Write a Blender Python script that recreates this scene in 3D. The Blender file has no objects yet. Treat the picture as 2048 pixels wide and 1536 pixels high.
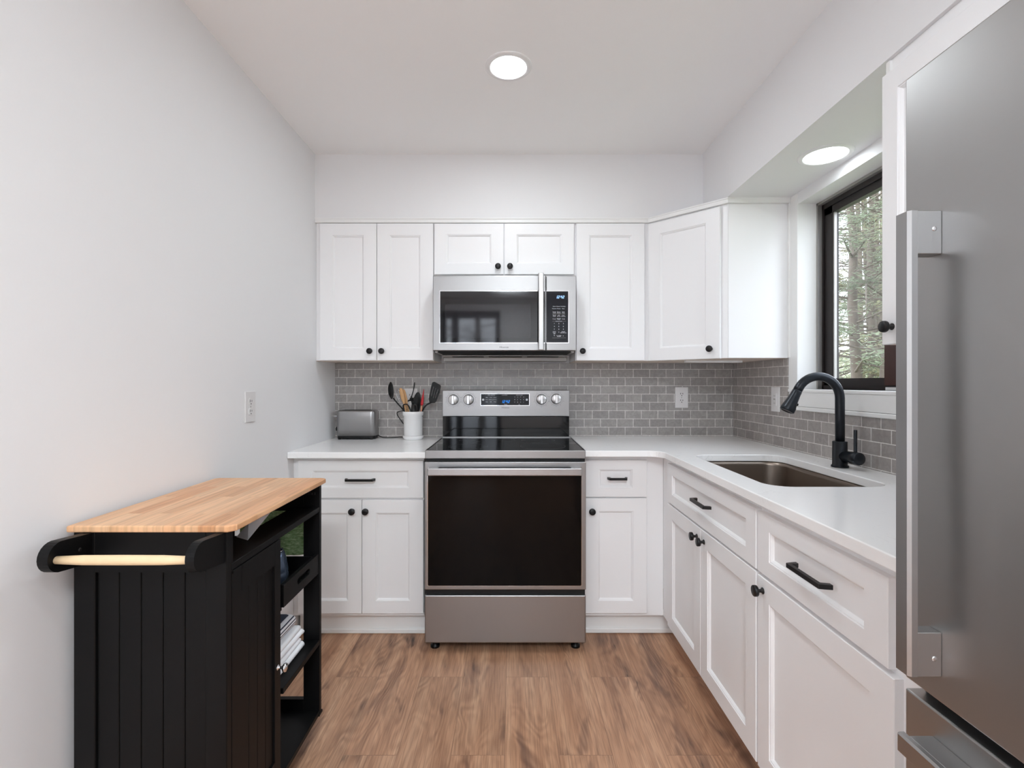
import bpy, bmesh, math, random
from mathutils import Vector, Matrix
random.seed(7)
S = bpy.context.scene
COL = S.collection
PI = math.pi

# ---------------------------------------------------------------- camera, world, exposure
F = 990.0
CAMZ = 1.278
cd = bpy.data.cameras.new('camera'); cam = bpy.data.objects.new('camera', cd); COL.objects.link(cam)
cam.location = (0, 0, CAMZ); cam.rotation_euler = (PI/2, 0, 0)
cd.sensor_width = 36; cd.sensor_fit = 'HORIZONTAL'; cd.lens = 36*F/2048
cd.shift_x = 1.0/2048; cd.shift_y = -2.5/2048
cd.clip_start = 0.02; cd.clip_end = 200
S.camera = cam
S.view_settings.view_transform = 'Standard'; S.view_settings.look = 'None'
S.view_settings.gamma = 1; S.view_settings.use_curve_mapping = False
S.view_settings.exposure = 0.07
W = bpy.data.worlds.new('World'); S.world = W; W.use_nodes = True
bg = W.node_tree.nodes['Background']; bg.inputs[0].default_value = (0.83, 0.905, 1.0, 1); SKY = 6.0
bg.inputs[1].default_value = SKY
try:
    S.cycles.use_denoising = True
    S.cycles.max_bounces = 14; S.cycles.diffuse_bounces = 10; S.cycles.glossy_bounces = 5; S.cycles.transparent_max_bounces = 12
    S.cycles.sample_clamp_indirect = 8
except Exception: pass
# emission of each lamp: stove, sink, then unseen added fills above the viewer, by the glazed door, fridge side, dining side
LAMPS = [135.0, 14.0, 100.0, 105.0, 60.0, 250.0]

# ---------------------------------------------------------------- materials
def srgb(r, g, b):
    f = lambda c: (c/255/12.92) if c/255 <= .04045 else ((c/255+.055)/1.055)**2.4
    return (f(r), f(g), f(b), 1)
class NT:
    def __init__(s, name):
        s.m = bpy.data.materials.new(name); s.m.use_nodes = True; s.t = s.m.node_tree
        s.b = s.t.nodes['Principled BSDF']; s.out = s.t.nodes['Material Output']
    def n(s, typ, **kw):
        nd = s.t.nodes.new(typ)
        for k, v in kw.items():
            if k.startswith('_'): setattr(nd, k[1:], v)
            else:
                key = k.replace('__', ' ')
                if key.startswith('i') and key[1:].isdigit(): key = int(key[1:])
                s.put(nd, key, v)
        return nd
    def put(s, nd, key, v):
        if isinstance(v, tuple) and len(v) == 2 and hasattr(v[0], 'outputs'): s.t.links.new(v[0].outputs[v[1]], nd.inputs[key])
        elif hasattr(v, 'outputs'): s.t.links.new(v.outputs[0], nd.inputs[key])
        else: nd.inputs[key].default_value = v
    def math(s, op, a, b=None):
        nd = s.t.nodes.new('ShaderNodeMath'); nd.operation = op
        s.put(nd, 0, a)
        if b is not None: s.put(nd, 1, b)
        return nd
    def ramp(s, fac, stops, interp='LINEAR'):
        nd = s.t.nodes.new('ShaderNodeValToRGB'); s.put(nd, 0, fac); cr = nd.color_ramp; cr.interpolation = interp
        while len(cr.elements) < len(stops): cr.elements.new(0.5)
        for e, (p, c) in zip(cr.elements, stops): e.position = p; e.color = c
        return nd
    def mix(s, fac, a, b, mode='MIX'):
        nd = s.t.nodes.new('ShaderNodeMix'); nd.data_type = 'RGBA'; nd.blend_type = mode
        s.put(nd, 0, fac); s.put(nd, 6, a); s.put(nd, 7, b); return (nd, 2)
    def base(s, v): s.put(s.b, 'Base Color', v)
    def bump(s, h, strength, dist=.002):
        b = s.n('ShaderNodeBump', Strength=strength, Distance=dist, Height=h); s.put(s.b, 'Normal', b)
    def coord(s, scale=(1, 1, 1), which=3):
        tc = s.n('ShaderNodeTexCoord'); mp = s.n('ShaderNodeMapping', Vector=(tc, which)); mp.inputs['Scale'].default_value = scale; return mp
def g1(v): return (v, v, v, 1)
def plain(name, c, rough=.5, metal=0, bump=0, bscale=80, var=.03, coat=0, spec=.5):
    a = NT(name); a.b.inputs['Roughness'].default_value = rough; a.b.inputs['Metallic'].default_value = metal
    a.b.inputs['Coat Weight'].default_value = coat; a.b.inputs['Specular IOR Level'].default_value = spec
    nz = a.n('ShaderNodeTexNoise', Vector=a.coord(), Scale=bscale, Detail=3.0)
    lo = tuple(x*(1-var) for x in c[:3])+(1,); hi = tuple(min(1, x*(1+var)) for x in c[:3])+(1,)
    a.base(a.mix(nz, lo, hi))
    if bump: a.bump(nz, bump, .001)
    return a.m
M = {}
M['wall'] = plain('wall_paint', srgb(230, 230, 231), .62, bump=.05, bscale=220, var=.004)
M['ceiling'] = plain('ceiling_paint', srgb(243, 243, 243), .8, bump=.05, bscale=160, var=.004)
M['trimw'] = plain('white_trim_paint', srgb(236, 236, 235), .4, var=.006)
M['cab'] = plain('white_cabinet_lacquer', srgb(239, 239, 240), .34, var=.005, bscale=20)
M['cabraw'] = plain('cabinet_underside', srgb(205, 190, 178), .6, var=.05)
M['black'] = plain('matt_black_metal', srgb(20, 19, 21), .42, var=.15, metal=.2)
M['faucet'] = plain('satin_black_faucet', srgb(38, 42, 48), .32, var=.1, metal=.5)
M['blackpl'] = plain('black_plastic', srgb(12, 12, 13), .4, var=.1, spec=.3)
M['blackvoid'] = plain('black_cavity', srgb(8, 8, 9), .7, var=.1)
M['darkglass'] = plain('black_glass', srgb(5, 6, 8), .05, var=.05, spec=.4)
M['microglass'] = plain('microwave_black_glass', srgb(20, 19, 22), .05, var=.05)
M['ovenglass'] = plain('tinted_oven_glass', srgb(4, 4, 5), .06, var=.05, spec=.16)
M['panel'] = plain('control_panel_glass', srgb(8, 11, 22), .08, var=.05, spec=.3)
M['white'] = plain('white_plastic', srgb(232, 232, 232), .35, var=.01)
M['plate'] = plain('white_outlet_plate', srgb(222, 220, 220), .4, var=.01)
M['ceramic'] = plain('white_ceramic', srgb(238, 238, 238), .18, var=.01, coat=.4)
M['cartblack'] = plain('black_painted_wood', srgb(8, 8, 9), .48, spec=.22, var=.12, bump=.06, bscale=60)
M['ink'] = plain('dark_print', srgb(40, 40, 42), .5)
M['knobs'] = plain('silver_knob', srgb(225, 225, 226), .28, metal=.75, var=.02)
M['label'] = plain('white_print', srgb(225, 228, 235), .5)
M['chrome'] = plain('chrome', srgb(225, 225, 228), .08, metal=1)
M['red'] = plain('red_silicone', srgb(190, 25, 38), .45)
M['woodl'] = plain('light_wood_utensil', srgb(205, 160, 112), .6, var=.12, bscale=60)
M['woodp'] = plain('pinkish_wood_handle', srgb(214, 150, 118), .6, var=.08, bscale=60)
M['paper'] = plain('white_paper', srgb(225, 232, 238), .6, var=.02)
M['towelw'] = plain('white_terry_cloth', srgb(238, 240, 243), .95, var=.05, bump=.5, bscale=400)
M['mug'] = plain('blue_grey_glazed_steel', srgb(86, 100, 120), .22, var=.1, metal=.6)
M['alu'] = plain('grey_aluminium', srgb(168, 165, 162), .45, metal=.7, var=.05)
M['wframe'] = plain('dark_brown_window_frame', srgb(26, 18, 18), .5, var=.2, bscale=30)
M['wframe2'] = plain('reddish_brown_window_wood', srgb(62, 33, 27), .55, var=.2, bscale=30)
M['bark'] = plain('tree_bark', srgb(92, 82, 72), .9, var=.3, bump=.6, bscale=12)
M['leaf'] = plain('pine_foliage', srgb(98, 108, 82), .8, var=.35, bscale=2)
M['leaf2'] = plain('pale_foliage', srgb(140, 138, 102), .8, var=.3, bscale=2)
M['patio'] = plain('pale_concrete_patio', srgb(214, 214, 216), .9, var=.05)  # unseen ground, made pale to throw daylight up onto the ceiling
M['cream'] = plain('cream_dowel', srgb(232, 205, 165), .55, var=.05)

def steel(name, c, rough, sx, sy, sz, strength=.025):
    a = NT(name); a.b.inputs['Metallic'].default_value = 1
    nz = a.n('ShaderNodeTexNoise', Vector=a.coord((sx, sy, sz)), Scale=1.0, Detail=3.0)
    r = a.n('ShaderNodeMapRange', Value=nz); r.inputs[3].default_value = rough*.95; r.inputs[4].default_value = rough*1.05
    a.put(a.b, 'Roughness', r)
    a.base(a.mix(nz, tuple(x*.975 for x in c[:3])+(1,), c)); a.bump(nz, strength, .0004)
    return a.m
M['steel'] = steel('brushed_stainless_steel', srgb(160, 159, 159), .36, 3, 3, 900)
M['steelf'] = steel('satin_stainless_fridge', srgb(176, 175, 174), .36, 6, 6, 700, .04)
M['steelh'] = steel('stainless_handle', srgb(172, 171, 171), .33, 300, 300, 4, .04)
M['steels'] = steel('sink_steel', srgb(150, 138, 128), .33, 120, 120, 6, .06)

def emit(name, c, s):
    a = NT(name); e = a.n('ShaderNodeEmission', Color=c, Strength=s); a.t.links.new(e.outputs[0], a.out.inputs[0]); return a.m
for i_, s_ in enumerate(LAMPS): M['lamp%d' % i_] = emit('recessed_lamp_diffuser', (.885, .955, 1, 1), s_)
M['clock'] = emit('blue_white_led', (.35, .6, 1, 1), 2.2)
M['clockb'] = emit('blue_led', (.03, .25, .8, 1), 1.6)

def glass():
    a = NT('window_glass'); tr = a.n('ShaderNodeBsdfTransparent', Color=(.95, .95, .955, 1)); gl = a.n('ShaderNodeBsdfGlossy', Color=g1(1), Roughness=.01)
    lw = a.n('ShaderNodeLayerWeight', Blend=.5); fr = a.math('ADD', a.math('MULTIPLY', a.math('POWER', (lw, 1), 5.0), .9), .035); mx = a.n('ShaderNodeMixShader', i0=fr, i1=tr, i2=gl); a.t.links.new(mx.outputs[0], a.out.inputs[0]); return a.m
M['glass'] = glass()

def floor_mat():
    a = NT('oak_plank_floor')
    tc = a.n('ShaderNodeTexCoord'); sp = a.n('ShaderNodeSeparateXYZ', Vector=(tc, 3))
    xx = a.math('ADD', (sp, 0), .578+3.7); yy = a.math('ADD', (sp, 1), 5.17)
    v = a.n('ShaderNodeCombineXYZ', X=yy, Y=xx)
    br = a.n('ShaderNodeTexBrick', Vector=v, Scale=1.0, Color1=g1(0), Color2=g1(1), Mortar=g1(.5))
    br.inputs['Mortar Size'].default_value = .0012; br.inputs['Mortar Smooth'].default_value = .4; br.inputs['Bias'].default_value = 0
    br.inputs['Brick Width'].default_value = 1.22; br.inputs['Row Height'].default_value = .185; br.offset = .37; br.offset_frequency = 2
    rnd = a.math('MULTIPLY', br, 37.0)
    gx = a.math('MULTIPLY', xx, 1.0)
    big = a.n('ShaderNodeTexNoise', Vector=a.n('ShaderNodeCombineXYZ', X=a.math('MULTIPLY', xx, 6.5), Y=a.math('MULTIPLY', yy, 1.5), Z=rnd), Scale=1.0, Detail=2.0)
    big.inputs['Distortion'].default_value = .5
    # cathedral figure: contour lines of the slow noise
    ring = a.math('SINE', a.math('MULTIPLY', big, 95.0))
    ring = a.math('MULTIPLY', a.math('ADD', ring, 1.0), .5)
    fine = a.n('ShaderNodeTexNoise', Vector=a.n('ShaderNodeCombineXYZ', X=a.math('MULTIPLY', xx, 230.0), Y=a.math('MULTIPLY', yy, 7.0), Z=rnd), Scale=1.0, Detail=3.0)
    mid = a.n('ShaderNodeTexNoise', Vector=a.n('ShaderNodeCombineXYZ', X=a.math('MULTIPLY', xx, 20.0), Y=a.math('MULTIPLY', yy, 1.3), Z=rnd), Scale=1.0, Detail=4.0)
    dark = a.n('ShaderNodeTexNoise', Vector=a.n('ShaderNodeCombineXYZ', X=a.math('MULTIPLY', xx, 10.0), Y=a.math('MULTIPLY', yy, 2.4), Z=a.math('ADD', rnd, 9.0)), Scale=1.0, Detail=3.0)
    dark.inputs['Distortion'].default_value = .9
    c = a.ramp(mid, [(.28, srgb(172, 128, 99)), (.5, srgb(194, 150, 119)), (.74, srgb(212, 171, 139))])
    dk = a.ramp(dark, [(.555, g1(0)), (.74, g1(1))]); near = a.ramp(dark, [(.42, g1(.07)), (.64, g1(.55))])
    c2 = a.mix(a.math('MULTIPLY', ring, near), (c, 0), srgb(122, 84, 64))
    f = a.ramp(fine, [(.40, g1(1)), (.54, g1(0))])
    c3 = a.mix(a.math('MULTIPLY', f, .40), c2, srgb(128, 90, 68))
    c4 = a.mix(a.math('MULTIPLY', dk, .66), c3, srgb(90, 66, 58))
    crack = a.n('ShaderNodeTexNoise', Vector=a.n('ShaderNodeCombineXYZ', X=a.math('MULTIPLY', xx, 60.0), Y=a.math('MULTIPLY', yy, 8.0), Z=rnd), Scale=1.0, Detail=3.0)
    cr_ = a.ramp(crack, [(.60, g1(0)), (.66, g1(1))])
    c4 = a.mix(a.math('MULTIPLY', a.math('MULTIPLY', dk, cr_), .8), c4, srgb(48, 34, 30))
    tone = a.ramp(br, [(0, g1(.86)), (1, g1(1.02))])
    c5 = a.mix(1.0, c4, (tone, 0), 'MULTIPLY')
    c6 = a.mix(a.math('MULTIPLY', (br, 1), .4), c5, srgb(70, 42, 30))
    a.base(c6)
    a.b.inputs['Roughness'].default_value = .42
    a.bump(a.math('SUBTRACT', a.math('MULTIPLY', fine, .3), (br, 1)), .25, .0006)
    return a.m
M['floor'] = floor_mat()

def tile_mat(name, ax, off_u, off_v, c0, c1):
    a = NT(name); tc = a.n('ShaderNodeTexCoord'); sp = a.n('ShaderNodeSeparateXYZ', Vector=(tc, 3))
    u = a.math('ADD', (sp, ax), off_u); vv = a.math('ADD', (sp, 2), off_v)
    v = a.n('ShaderNodeCombineXYZ', X=u, Y=vv)
    br = a.n('ShaderNodeTexBrick', Vector=v, Scale=1.0, Color1=c0, Color2=c1, Mortar=srgb(222, 219, 216))
    br.inputs['Mortar Size'].default_value = .0019; br.inputs['Mortar Smooth'].default_value = .25
    br.inputs['Brick Width'].default_value = .1014; br.inputs['Row Height'].default_value = .0512; br.offset = .5; br.offset_frequency = 2
    nz = a.n('ShaderNodeTexNoise', Vector=(tc, 3), Scale=38.0, Detail=5.0); nz.inputs['Distortion'].default_value = 1.2
    sh = a.ramp(nz, [(.3, g1(.86)), (.7, g1(1.1))])
    a.base(a.mix(1.0, (br, 0), (sh, 0), 'MULTIPLY'))
    r = a.n('ShaderNodeMapRange', Value=(br, 1)); r.inputs[3].default_value = .3; r.inputs[4].default_value = .85; a.put(a.b, 'Roughness', r)
    a.bump(a.math('SUBTRACT', 1.0, (br, 1)), .5, .0012)
    return a.m
ZR = CAMZ+.0752     # height of a horizontal grout line
def row_off(z): return -(z-.0512*40)
M['tile_b'] = tile_mat('grey_mosaic_tile', 0, 1.093+.1014*20+.0507, -(ZR-.0512*27), srgb(150, 146, 144), srgb(166, 162, 159))
M['tile_r'] = tile_mat('grey_mosaic_tile_side', 1, -3.067+.0265+.1014*40, -(ZR-.0512*27), srgb(150, 144, 141), srgb(166, 160, 156))

def counter_mat():
    a = NT('white_quartz'); co = a.coord()
    n1 = a.n('ShaderNodeTexNoise', Vector=co, Scale=7.0, Detail=6.0); n1.inputs['Distortion'].default_value = 2.0
    line = a.math('ABSOLUTE', a.math('SUBTRACT', n1, .5))
    vein = a.ramp(line, [(0, g1(1)), (.012, g1(0))])
    n2 = a.n('ShaderNodeTexNoise', Vector=co, Scale=9.0, Detail=2.0); gate = a.ramp(n2, [(.52, g1(0)), (.66, g1(1))])
    a.base(a.mix(a.math('MULTIPLY', a.math('MULTIPLY', vein, gate), .35), srgb(248, 248, 248), srgb(190, 188, 188)))
    a.b.inputs['Roughness'].default_value = .16
    return a.m
M['counter'] = counter_mat()

def butcher_mat():
    a = NT('butcher_block'); tc = a.n('ShaderNodeTexCoord'); sp = a.n('ShaderNodeSeparateXYZ', Vector=(tc, 3))
    v = a.n('ShaderNodeCombineXYZ', X=a.math('ADD', (sp, 1), 9.03), Y=a.math('ADD', (sp, 0), 5.0))
    br = a.n('ShaderNodeTexBrick', Vector=v, Scale=1.0, Color1=g1(0), Color2=g1(1), Mortar=g1(.4))
    br.inputs['Mortar Size'].default_value = .0004; br.inputs['Brick Width'].default_value = .34; br.inputs['Row Height'].default_value = .043; br.offset = .43
    rnd = a.math('MULTIPLY', br, 31.0)
    gr = a.n('ShaderNodeTexNoise', Vector=a.n('ShaderNodeCombineXYZ', X=a.math('MULTIPLY', (sp, 0), 90.0), Y=a.math('MULTIPLY', (sp, 1), 4.0), Z=rnd), Scale=1.0, Detail=4.0)
    c = a.ramp(br, [(0, srgb(205, 150, 106)), (.35, srgb(222, 174, 131)), (.7, srgb(231, 189, 148)), (1, srgb(214, 158, 114))])
    g = a.ramp(gr, [(.36, g1(.78)), (.6, g1(1.03))])
    a.base(a.mix(1.0, (c, 0), (g, 0), 'MULTIPLY')); a.b.inputs['Roughness'].default_value = .38
    return a.m
M['butcher'] = butcher_mat()

def striped(name, c0, c1, scale, axis=2, noise=1.5):
    a = NT(name); w = a.n('ShaderNodeTexWave', Vector=a.coord(), Scale=scale, Distortion=noise, Detail=2.0); w.bands_direction = 'XYZ'[axis]
    a.base(a.ramp(w, [(.24, c0), (.36, c1)])); a.b.inputs['Roughness'].default_value = .95
    nz = a.n('ShaderNodeTexNoise', Vector=a.coord(), Scale=500.0); a.bump(nz, .5, .001); return a.m
M['towels'] = striped('striped_towel_cloth', srgb(60, 66, 84), srgb(240, 242, 246), 31, 2, .25)
def green_mat():
    a = NT('green_woven_cloth')
    n1 = a.n('ShaderNodeTexNoise', Vector=a.coord((60, 60, 220)), Scale=1.0, Detail=4.0); n1.inputs['Distortion'].default_value = .6
    a.base(a.ramp(n1, [(.3, srgb(110, 150, 96)), (.55, srgb(170, 206, 150)), (.75, srgb(225, 240, 205))])); a.b.inputs['Roughness'].default_value = .95
    a.bump(n1, .6, .002); return a.m
M['green'] = green_mat()
def grass_mat():
    a = NT('lawn_grass'); n1 = a.n('ShaderNodeTexNoise', Vector=a.coord(), Scale=3.0, Detail=8.0)
    a.base(a.ramp(n1, [(.3, srgb(96, 112, 80)), (.5, srgb(134, 142, 110)), (.7, srgb(160, 152, 132))])); a.b.inputs['Roughness'].default_value = 1; return a.m
M['grass'] = grass_mat()

# ---------------------------------------------------------------- mesh building
class MB:
    def __init__(s, Mx=None): s.v = []; s.f = []; s.sm = []; s.M = Mx
    def add(s, vs, fs, smooth=False):
        o = len(s.v)
        for p in vs:
            p = Vector(p); s.v.append(s.M @ p if s.M else p)
        for f in fs: s.f.append([o+i for i in f]); s.sm.append(smooth)
        return s
    def bm(s, b, smooth=False):
        b.verts.ensure_lookup_table(); b.verts.index_update()
        s.add([v.co.copy() for v in b.verts], [[v.index for v in f.verts] for f in b.faces], smooth); b.free(); return s
    def box(s, x0, x1, y0, y1, z0, z1, bev=0, seg=1):
        b = bmesh.new(); bmesh.ops.create_cube(b, size=1)
        for v in b.verts: v.co = Vector(((x0+x1)/2+v.co.x*(x1-x0), (y0+y1)/2+v.co.y*(y1-y0), (z0+z1)/2+v.co.z*(z1-z0)))
        if bev: bmesh.ops.bevel(b, geom=b.edges[:], offset=bev, segments=seg, affect='EDGES', profile=.5)
        return s.bm(b)
    def lathe(s, prof, o=(0, 0, 0), ax=(0, 0, 1), seg=24, caps=True, sx=1):
        ax = Vector(ax).normalized(); q = Vector((0, 0, 1)).rotation_difference(ax); o = Vector(o)
        vs = []; n = len(prof)
        for r, h in prof:
            for i in range(seg):
                a = 2*PI*i/seg; vs.append(o+q @ Vector((r*math.cos(a)*sx, r*math.sin(a), h)))
        fs = [[j*seg+i, j*seg+(i+1) % seg, (j+1)*seg+(i+1) % seg, (j+1)*seg+i] for j in range(n-1) for i in range(seg)]
        s.add(vs, fs, True)
        if caps:
            s.add(vs[:seg], [list(range(seg))[::-1]]); s.add(vs[-seg:], [list(range(seg))])
        return s
    def cyl(s, p0, p1, r, r1=None, seg=20):
        p0 = Vector(p0); p1 = Vector(p1); d = p1-p0
        return s.lathe([(r, 0), (r if r1 is None else r1, d.length)], p0, d, seg)
    def tube(s, pts, r, seg=12, caps=True):
        pts = [Vector(p) for p in pts]; n = len(pts); R = r if hasattr(r, '__len__') else [r]*n
        vs = []; t0 = (pts[1]-pts[0]).normalized(); up = t0.orthogonal().normalized()
        for k in range(n):
            t = (pts[min(k+1, n-1)]-pts[max(k-1, 0)]).normalized()
            up = (up-t*up.dot(t)).normalized(); w = t.cross(up)
            for i in range(seg):
                a = 2*PI*i/seg; vs.append(pts[k]+(up*math.cos(a)+w*math.sin(a))*R[k])
        fs = [[j*seg+i, j*seg+(i+1) % seg, (j+1)*seg+(i+1) % seg, (j+1)*seg+i] for j in range(n-1) for i in range(seg)]
        s.add(vs, fs, True)
        if caps: s.add(vs[:seg], [list(range(seg))[::-1]]); s.add(vs[-seg:], [list(range(seg))])
        return s
    def prism(s, poly, z0, z1, smooth_side=False):
        n = len(poly); vs = [(x, y, z0) for x, y in poly]+[(x, y, z1) for x, y in poly]
        s.add(vs, [list(range(n))[::-1], list(range(n, 2*n))]); s.add(vs, [[i, (i+1) % n, n+(i+1) % n, n+i] for i in range(n)], smooth_side)
        return s
    def loft(s, rings, caps=(True, True), smooth=True):
        n = len(rings[0]); vs = [p for r in rings for p in r]
        s.add(vs, [[j*n+i, j*n+(i+1) % n, (j+1)*n+(i+1) % n, (j+1)*n+i] for j in range(len(rings)-1) for i in range(n)], smooth)
        if caps[0]: s.add(rings[0], [list(range(n))[::-1]])
        if caps[1]: s.add(rings[-1], [list(range(n))])
        return s
    def quad(s, *p): return s.add(p, [list(range(len(p)))])
def rrect(x0, x1, y0, y1, r, n=6):
    out = []
    for cx, cy, a0 in ((x1-r, y1-r, 0), (x0+r, y1-r, PI/2), (x0+r, y0+r, PI), (x1-r, y0+r, 1.5*PI)):
        for i in range(n+1): a = a0+PI/2*i/n; out.append((cx+r*math.cos(a), cy+r*math.sin(a)))
    return out
def catmull(P, n=8):
    P = [Vector(p) for p in P]; Q = [2*P[0]-P[1]]+P+[2*P[-1]-P[-2]]; out = []
    for i in range(1, len(Q)-2):
        a, b, c, d = Q[i-1:i+3]
        for k in range(n):
            t = k/n; out.append(.5*((2*b)+(c-a)*t+(2*a-5*b+4*c-d)*t*t+(3*b-3*c+d-a)*t**3))
    return out+[P[-1]]

WL = {}
def worldloc(o): return WL.get(o.name, Vector((0, 0, 0)))
def place(o, parent, origin):
    origin = Vector(origin)
    if parent is not None: o.parent = parent; o.location = origin-worldloc(parent)
    else: o.location = origin
    WL[o.name] = origin
def empty(name, loc, label, cat, group=None):
    o = bpy.data.objects.new(name, None); COL.objects.link(o); o.empty_display_size = .05; place(o, None, loc)
    o['label'] = label; o['category'] = cat
    if group: o['group'] = group
    return o
def obj(name, mb, mat, parent=None, origin=None, recalc=True):
    origin = Vector(origin) if origin is not None else (worldloc(parent) if parent else Vector((0, 0, 0)))
    me = bpy.data.meshes.new(name); me.from_pydata([v-origin for v in mb.v], [], mb.f)
    me.polygons.foreach_set('use_smooth', mb.sm)
    if recalc:
        b = bmesh.new(); b.from_mesh(me); bmesh.ops.remove_doubles(b, verts=b.verts, dist=1e-6); bmesh.ops.recalc_face_normals(b, faces=b.faces); b.to_mesh(me); b.free()
    me.materials.append(M[mat] if isinstance(mat, str) else mat)
    o = bpy.data.objects.new(name, me); COL.objects.link(o); place(o, parent, origin); return o
def tag(o, label, cat, group=None, kind=None):
    o['label'] = label; o['category'] = cat
    if group: o['group'] = group
    if kind: o['kind'] = kind
    return o
def struct(name, mb, mat, parent=None):
    o = obj(name, mb, mat, parent)
    if parent is None: o['kind'] = 'structure'
    return o
def frame(o, u, w):            # local (u, v, w): across, up, outward
    u = Vector(u).normalized(); w = Vector(w).normalized(); v = Vector((0, 0, 1))
    m = Matrix((u, v, w)).transposed().to_4x4(); m.translation = Vector(o); return m
def text(name, items, mat, parent, Fm):    # items: (string, u, v, size, align); lettering raised from a surface
    objs = []
    for st, u, v, size, al in items:
        c = bpy.data.curves.new('t', 'FONT'); c.body = st; c.size = size; c.align_x = al; c.align_y = 'CENTER'; c.extrude = .0002; c.space_character = 1.05
        c.resolution_u = 2; o = bpy.data.objects.new('t', c); COL.objects.link(o); objs.append((o, u, v))
    bpy.context.view_layer.update(); dg = bpy.context.evaluated_depsgraph_get(); mb = MB(Fm)
    for o, u, v in objs:
        me = o.evaluated_get(dg).to_mesh(); mb.add([(p.co.x+u, p.co.y+v, p.co.z) for p in me.vertices], [list(f.vertices) for f in me.polygons]); o.evaluated_get(dg).to_mesh_clear()
    for o, u, v in objs:
        c = o.data; bpy.data.objects.remove(o); bpy.data.curves.remove(c)
    return obj(name, mb, mat, parent, recalc=False)
SEG = {'1': 'bc', '2': 'abged', '4': 'fgbc'}
def digits(mb, st, u, v, h, slant=.2):
    w = h*.5; t = h*.13
    for ch in st:
        if ch == ':':
            for k in (.3, .7): mb.add([(u+slant*h*k+a, v+h*k+b, c) for a in (0, t) for b in (0, t) for c in (0, .0004)], [[0, 2, 6, 4], [1, 3, 7, 5], [0, 1, 3, 2], [4, 5, 7, 6], [0, 1, 5, 4], [2, 3, 7, 6]])
            u += w*.5; continue
        for sgm in SEG[ch]:
            x0, x1, y0, y1 = {'a': (0, w, h-t, h), 'd': (0, w, 0, t), 'g': (0, w, h/2-t/2, h/2+t/2), 'f': (0, t, h/2, h), 'b': (w-t, w, h/2, h), 'e': (0, t, 0, h/2), 'c': (w-t, w, 0, h/2)}[sgm]
            P = [(x0, y0), (x1, y0), (x1, y1), (x0, y1)]
            mb.add([(u+x+slant*y, v+y, z) for z in (0, .0004) for x, y in P], [[0, 1, 2, 3], [4, 5, 6, 7], [0, 1, 5, 4], [1, 2, 6, 5], [2, 3, 7, 6], [3, 0, 4, 7]])
        u += w*1.45
def at(x, y, Y): return Vector(((x-1023)*Y/F, Y, CAMZ+(765.5-y)*Y/F))
# ================================================================ the room
XL, XR, YB, YR, ZC = -1.093, 1.382, 3.075, -2.2, 2.549
ZS = 2.194                                   # underside of the soffits
struct('floor', MB().box(XL-.15, XR+.15, YR-.12, YB+.15, -.1, 0), 'floor')
struct('ceiling', MB().box(XL-.15, XR+.15, YR-.12, YB+.15, ZC, ZC+.1), 'ceiling')
struct('wall_left', MB().box(XL-.12, XL, YR-.12, YB+.12, 0, ZC), 'wall')
struct('wall_back', MB().box(XL, XR, YB, YB+.12, 0, ZC).box(XL, XR, 2.754, YB, ZS, ZC), 'wall')
WY0, WY1, WZ0, WZ1 = 1.45, 2.388, 1.248, 2.140   # window opening
w = MB().box(XR, XR+.14, YR-.12, WY0, 0, ZC).box(XR, XR+.14, WY1, YB+.12, 0, ZC).box(XR, XR+.14, WY0, WY1, 0, WZ0).box(XR, XR+.14, WY0, WY1, WZ1, ZC)
w.box(1.065, XR, .2, 2.754, ZS, ZC)
struct('wall_right', w, 'wall')
DX0, DX1, DZ1 = -1.06, -.17, 2.36
struct('wall_rear', MB().box(XL, DX0, YR-.12, YR, 0, ZC).box(DX1, XR, YR-.12, YR, 0, ZC).box(DX0, DX1, YR-.12, YR, DZ1, ZC), 'wall')
# glazed patio door behind the viewer
d = bpy.data.objects.new('door_1', None); COL.objects.link(d); place(d, None, (DX0, YR-.06, 0)); d['kind'] = 'structure'
f = MB()
for a, b_ in ((DX0, DX0+.075), (-.905, -.80), (DX1-.075, DX1)): f.box(a, b_, YR-.10, YR-.02, 0, DZ1)
f.box(DX0, DX1, YR-.10, YR-.02, 0, .12).box(DX0, DX1, YR-.10, YR-.02, DZ1-.11, DZ1)
obj('door_frame', f, 'wframe', d)
obj('pane', MB().box(DX0+.07, DX1-.07, YR-.064, YR-.058, .11, DZ1-.1), 'glass', d)
# window over the sink
wi = bpy.data.objects.new('window_1', None); COL.objects.link(wi); place(wi, None, (XR+.1, 1.92, WZ0)); wi['kind'] = 'structure'
f = MB(); X0, X1 = 1.490, 1.535
f.box(X0, X1, WY0, WY0+.05, WZ0, WZ1).box(X0, X1, WY1-.022, WY1, WZ0, WZ1-.012).box(X0, X1, WY0, WY1, WZ1-.035, WZ1-.012).box(X0, X1, WY0, WY1, WZ0, WZ0+.018)
obj('frame', f, 'wframe', wi)
f = MB(); f.box(1.497, 1.528, WY1-.078, WY1-.02, WZ0+.016, WZ1-.034).box(1.497, 1.528, 1.94, WY1-.02, WZ1-.068, WZ1-.034).box(1.497, 1.528, 1.94, WY1-.02, WZ0+.016, WZ0+.05)
obj('sash', f, 'wframe', wi)
f = MB(); f.box(1.492, 1.520, 1.872, 1.985, WZ0+.016, WZ1-.034, .004).box(1.500, 1.53, 1.49, 1.90, WZ0+.016, WZ0+.05).box(1.5, 1.53, 1.49, 1.9, WZ1-.07, WZ1-.034).box(1.5, 1.53, WY0+.045, WY0+.09, WZ0+.016, WZ1-.034)
obj('sash', f, 'wframe2', wi)
obj('pane', MB().box(1.508, 1.513, WY0+.08, WY1-.07, WZ0+.04, WZ1-.06), 'glass', wi)
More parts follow.
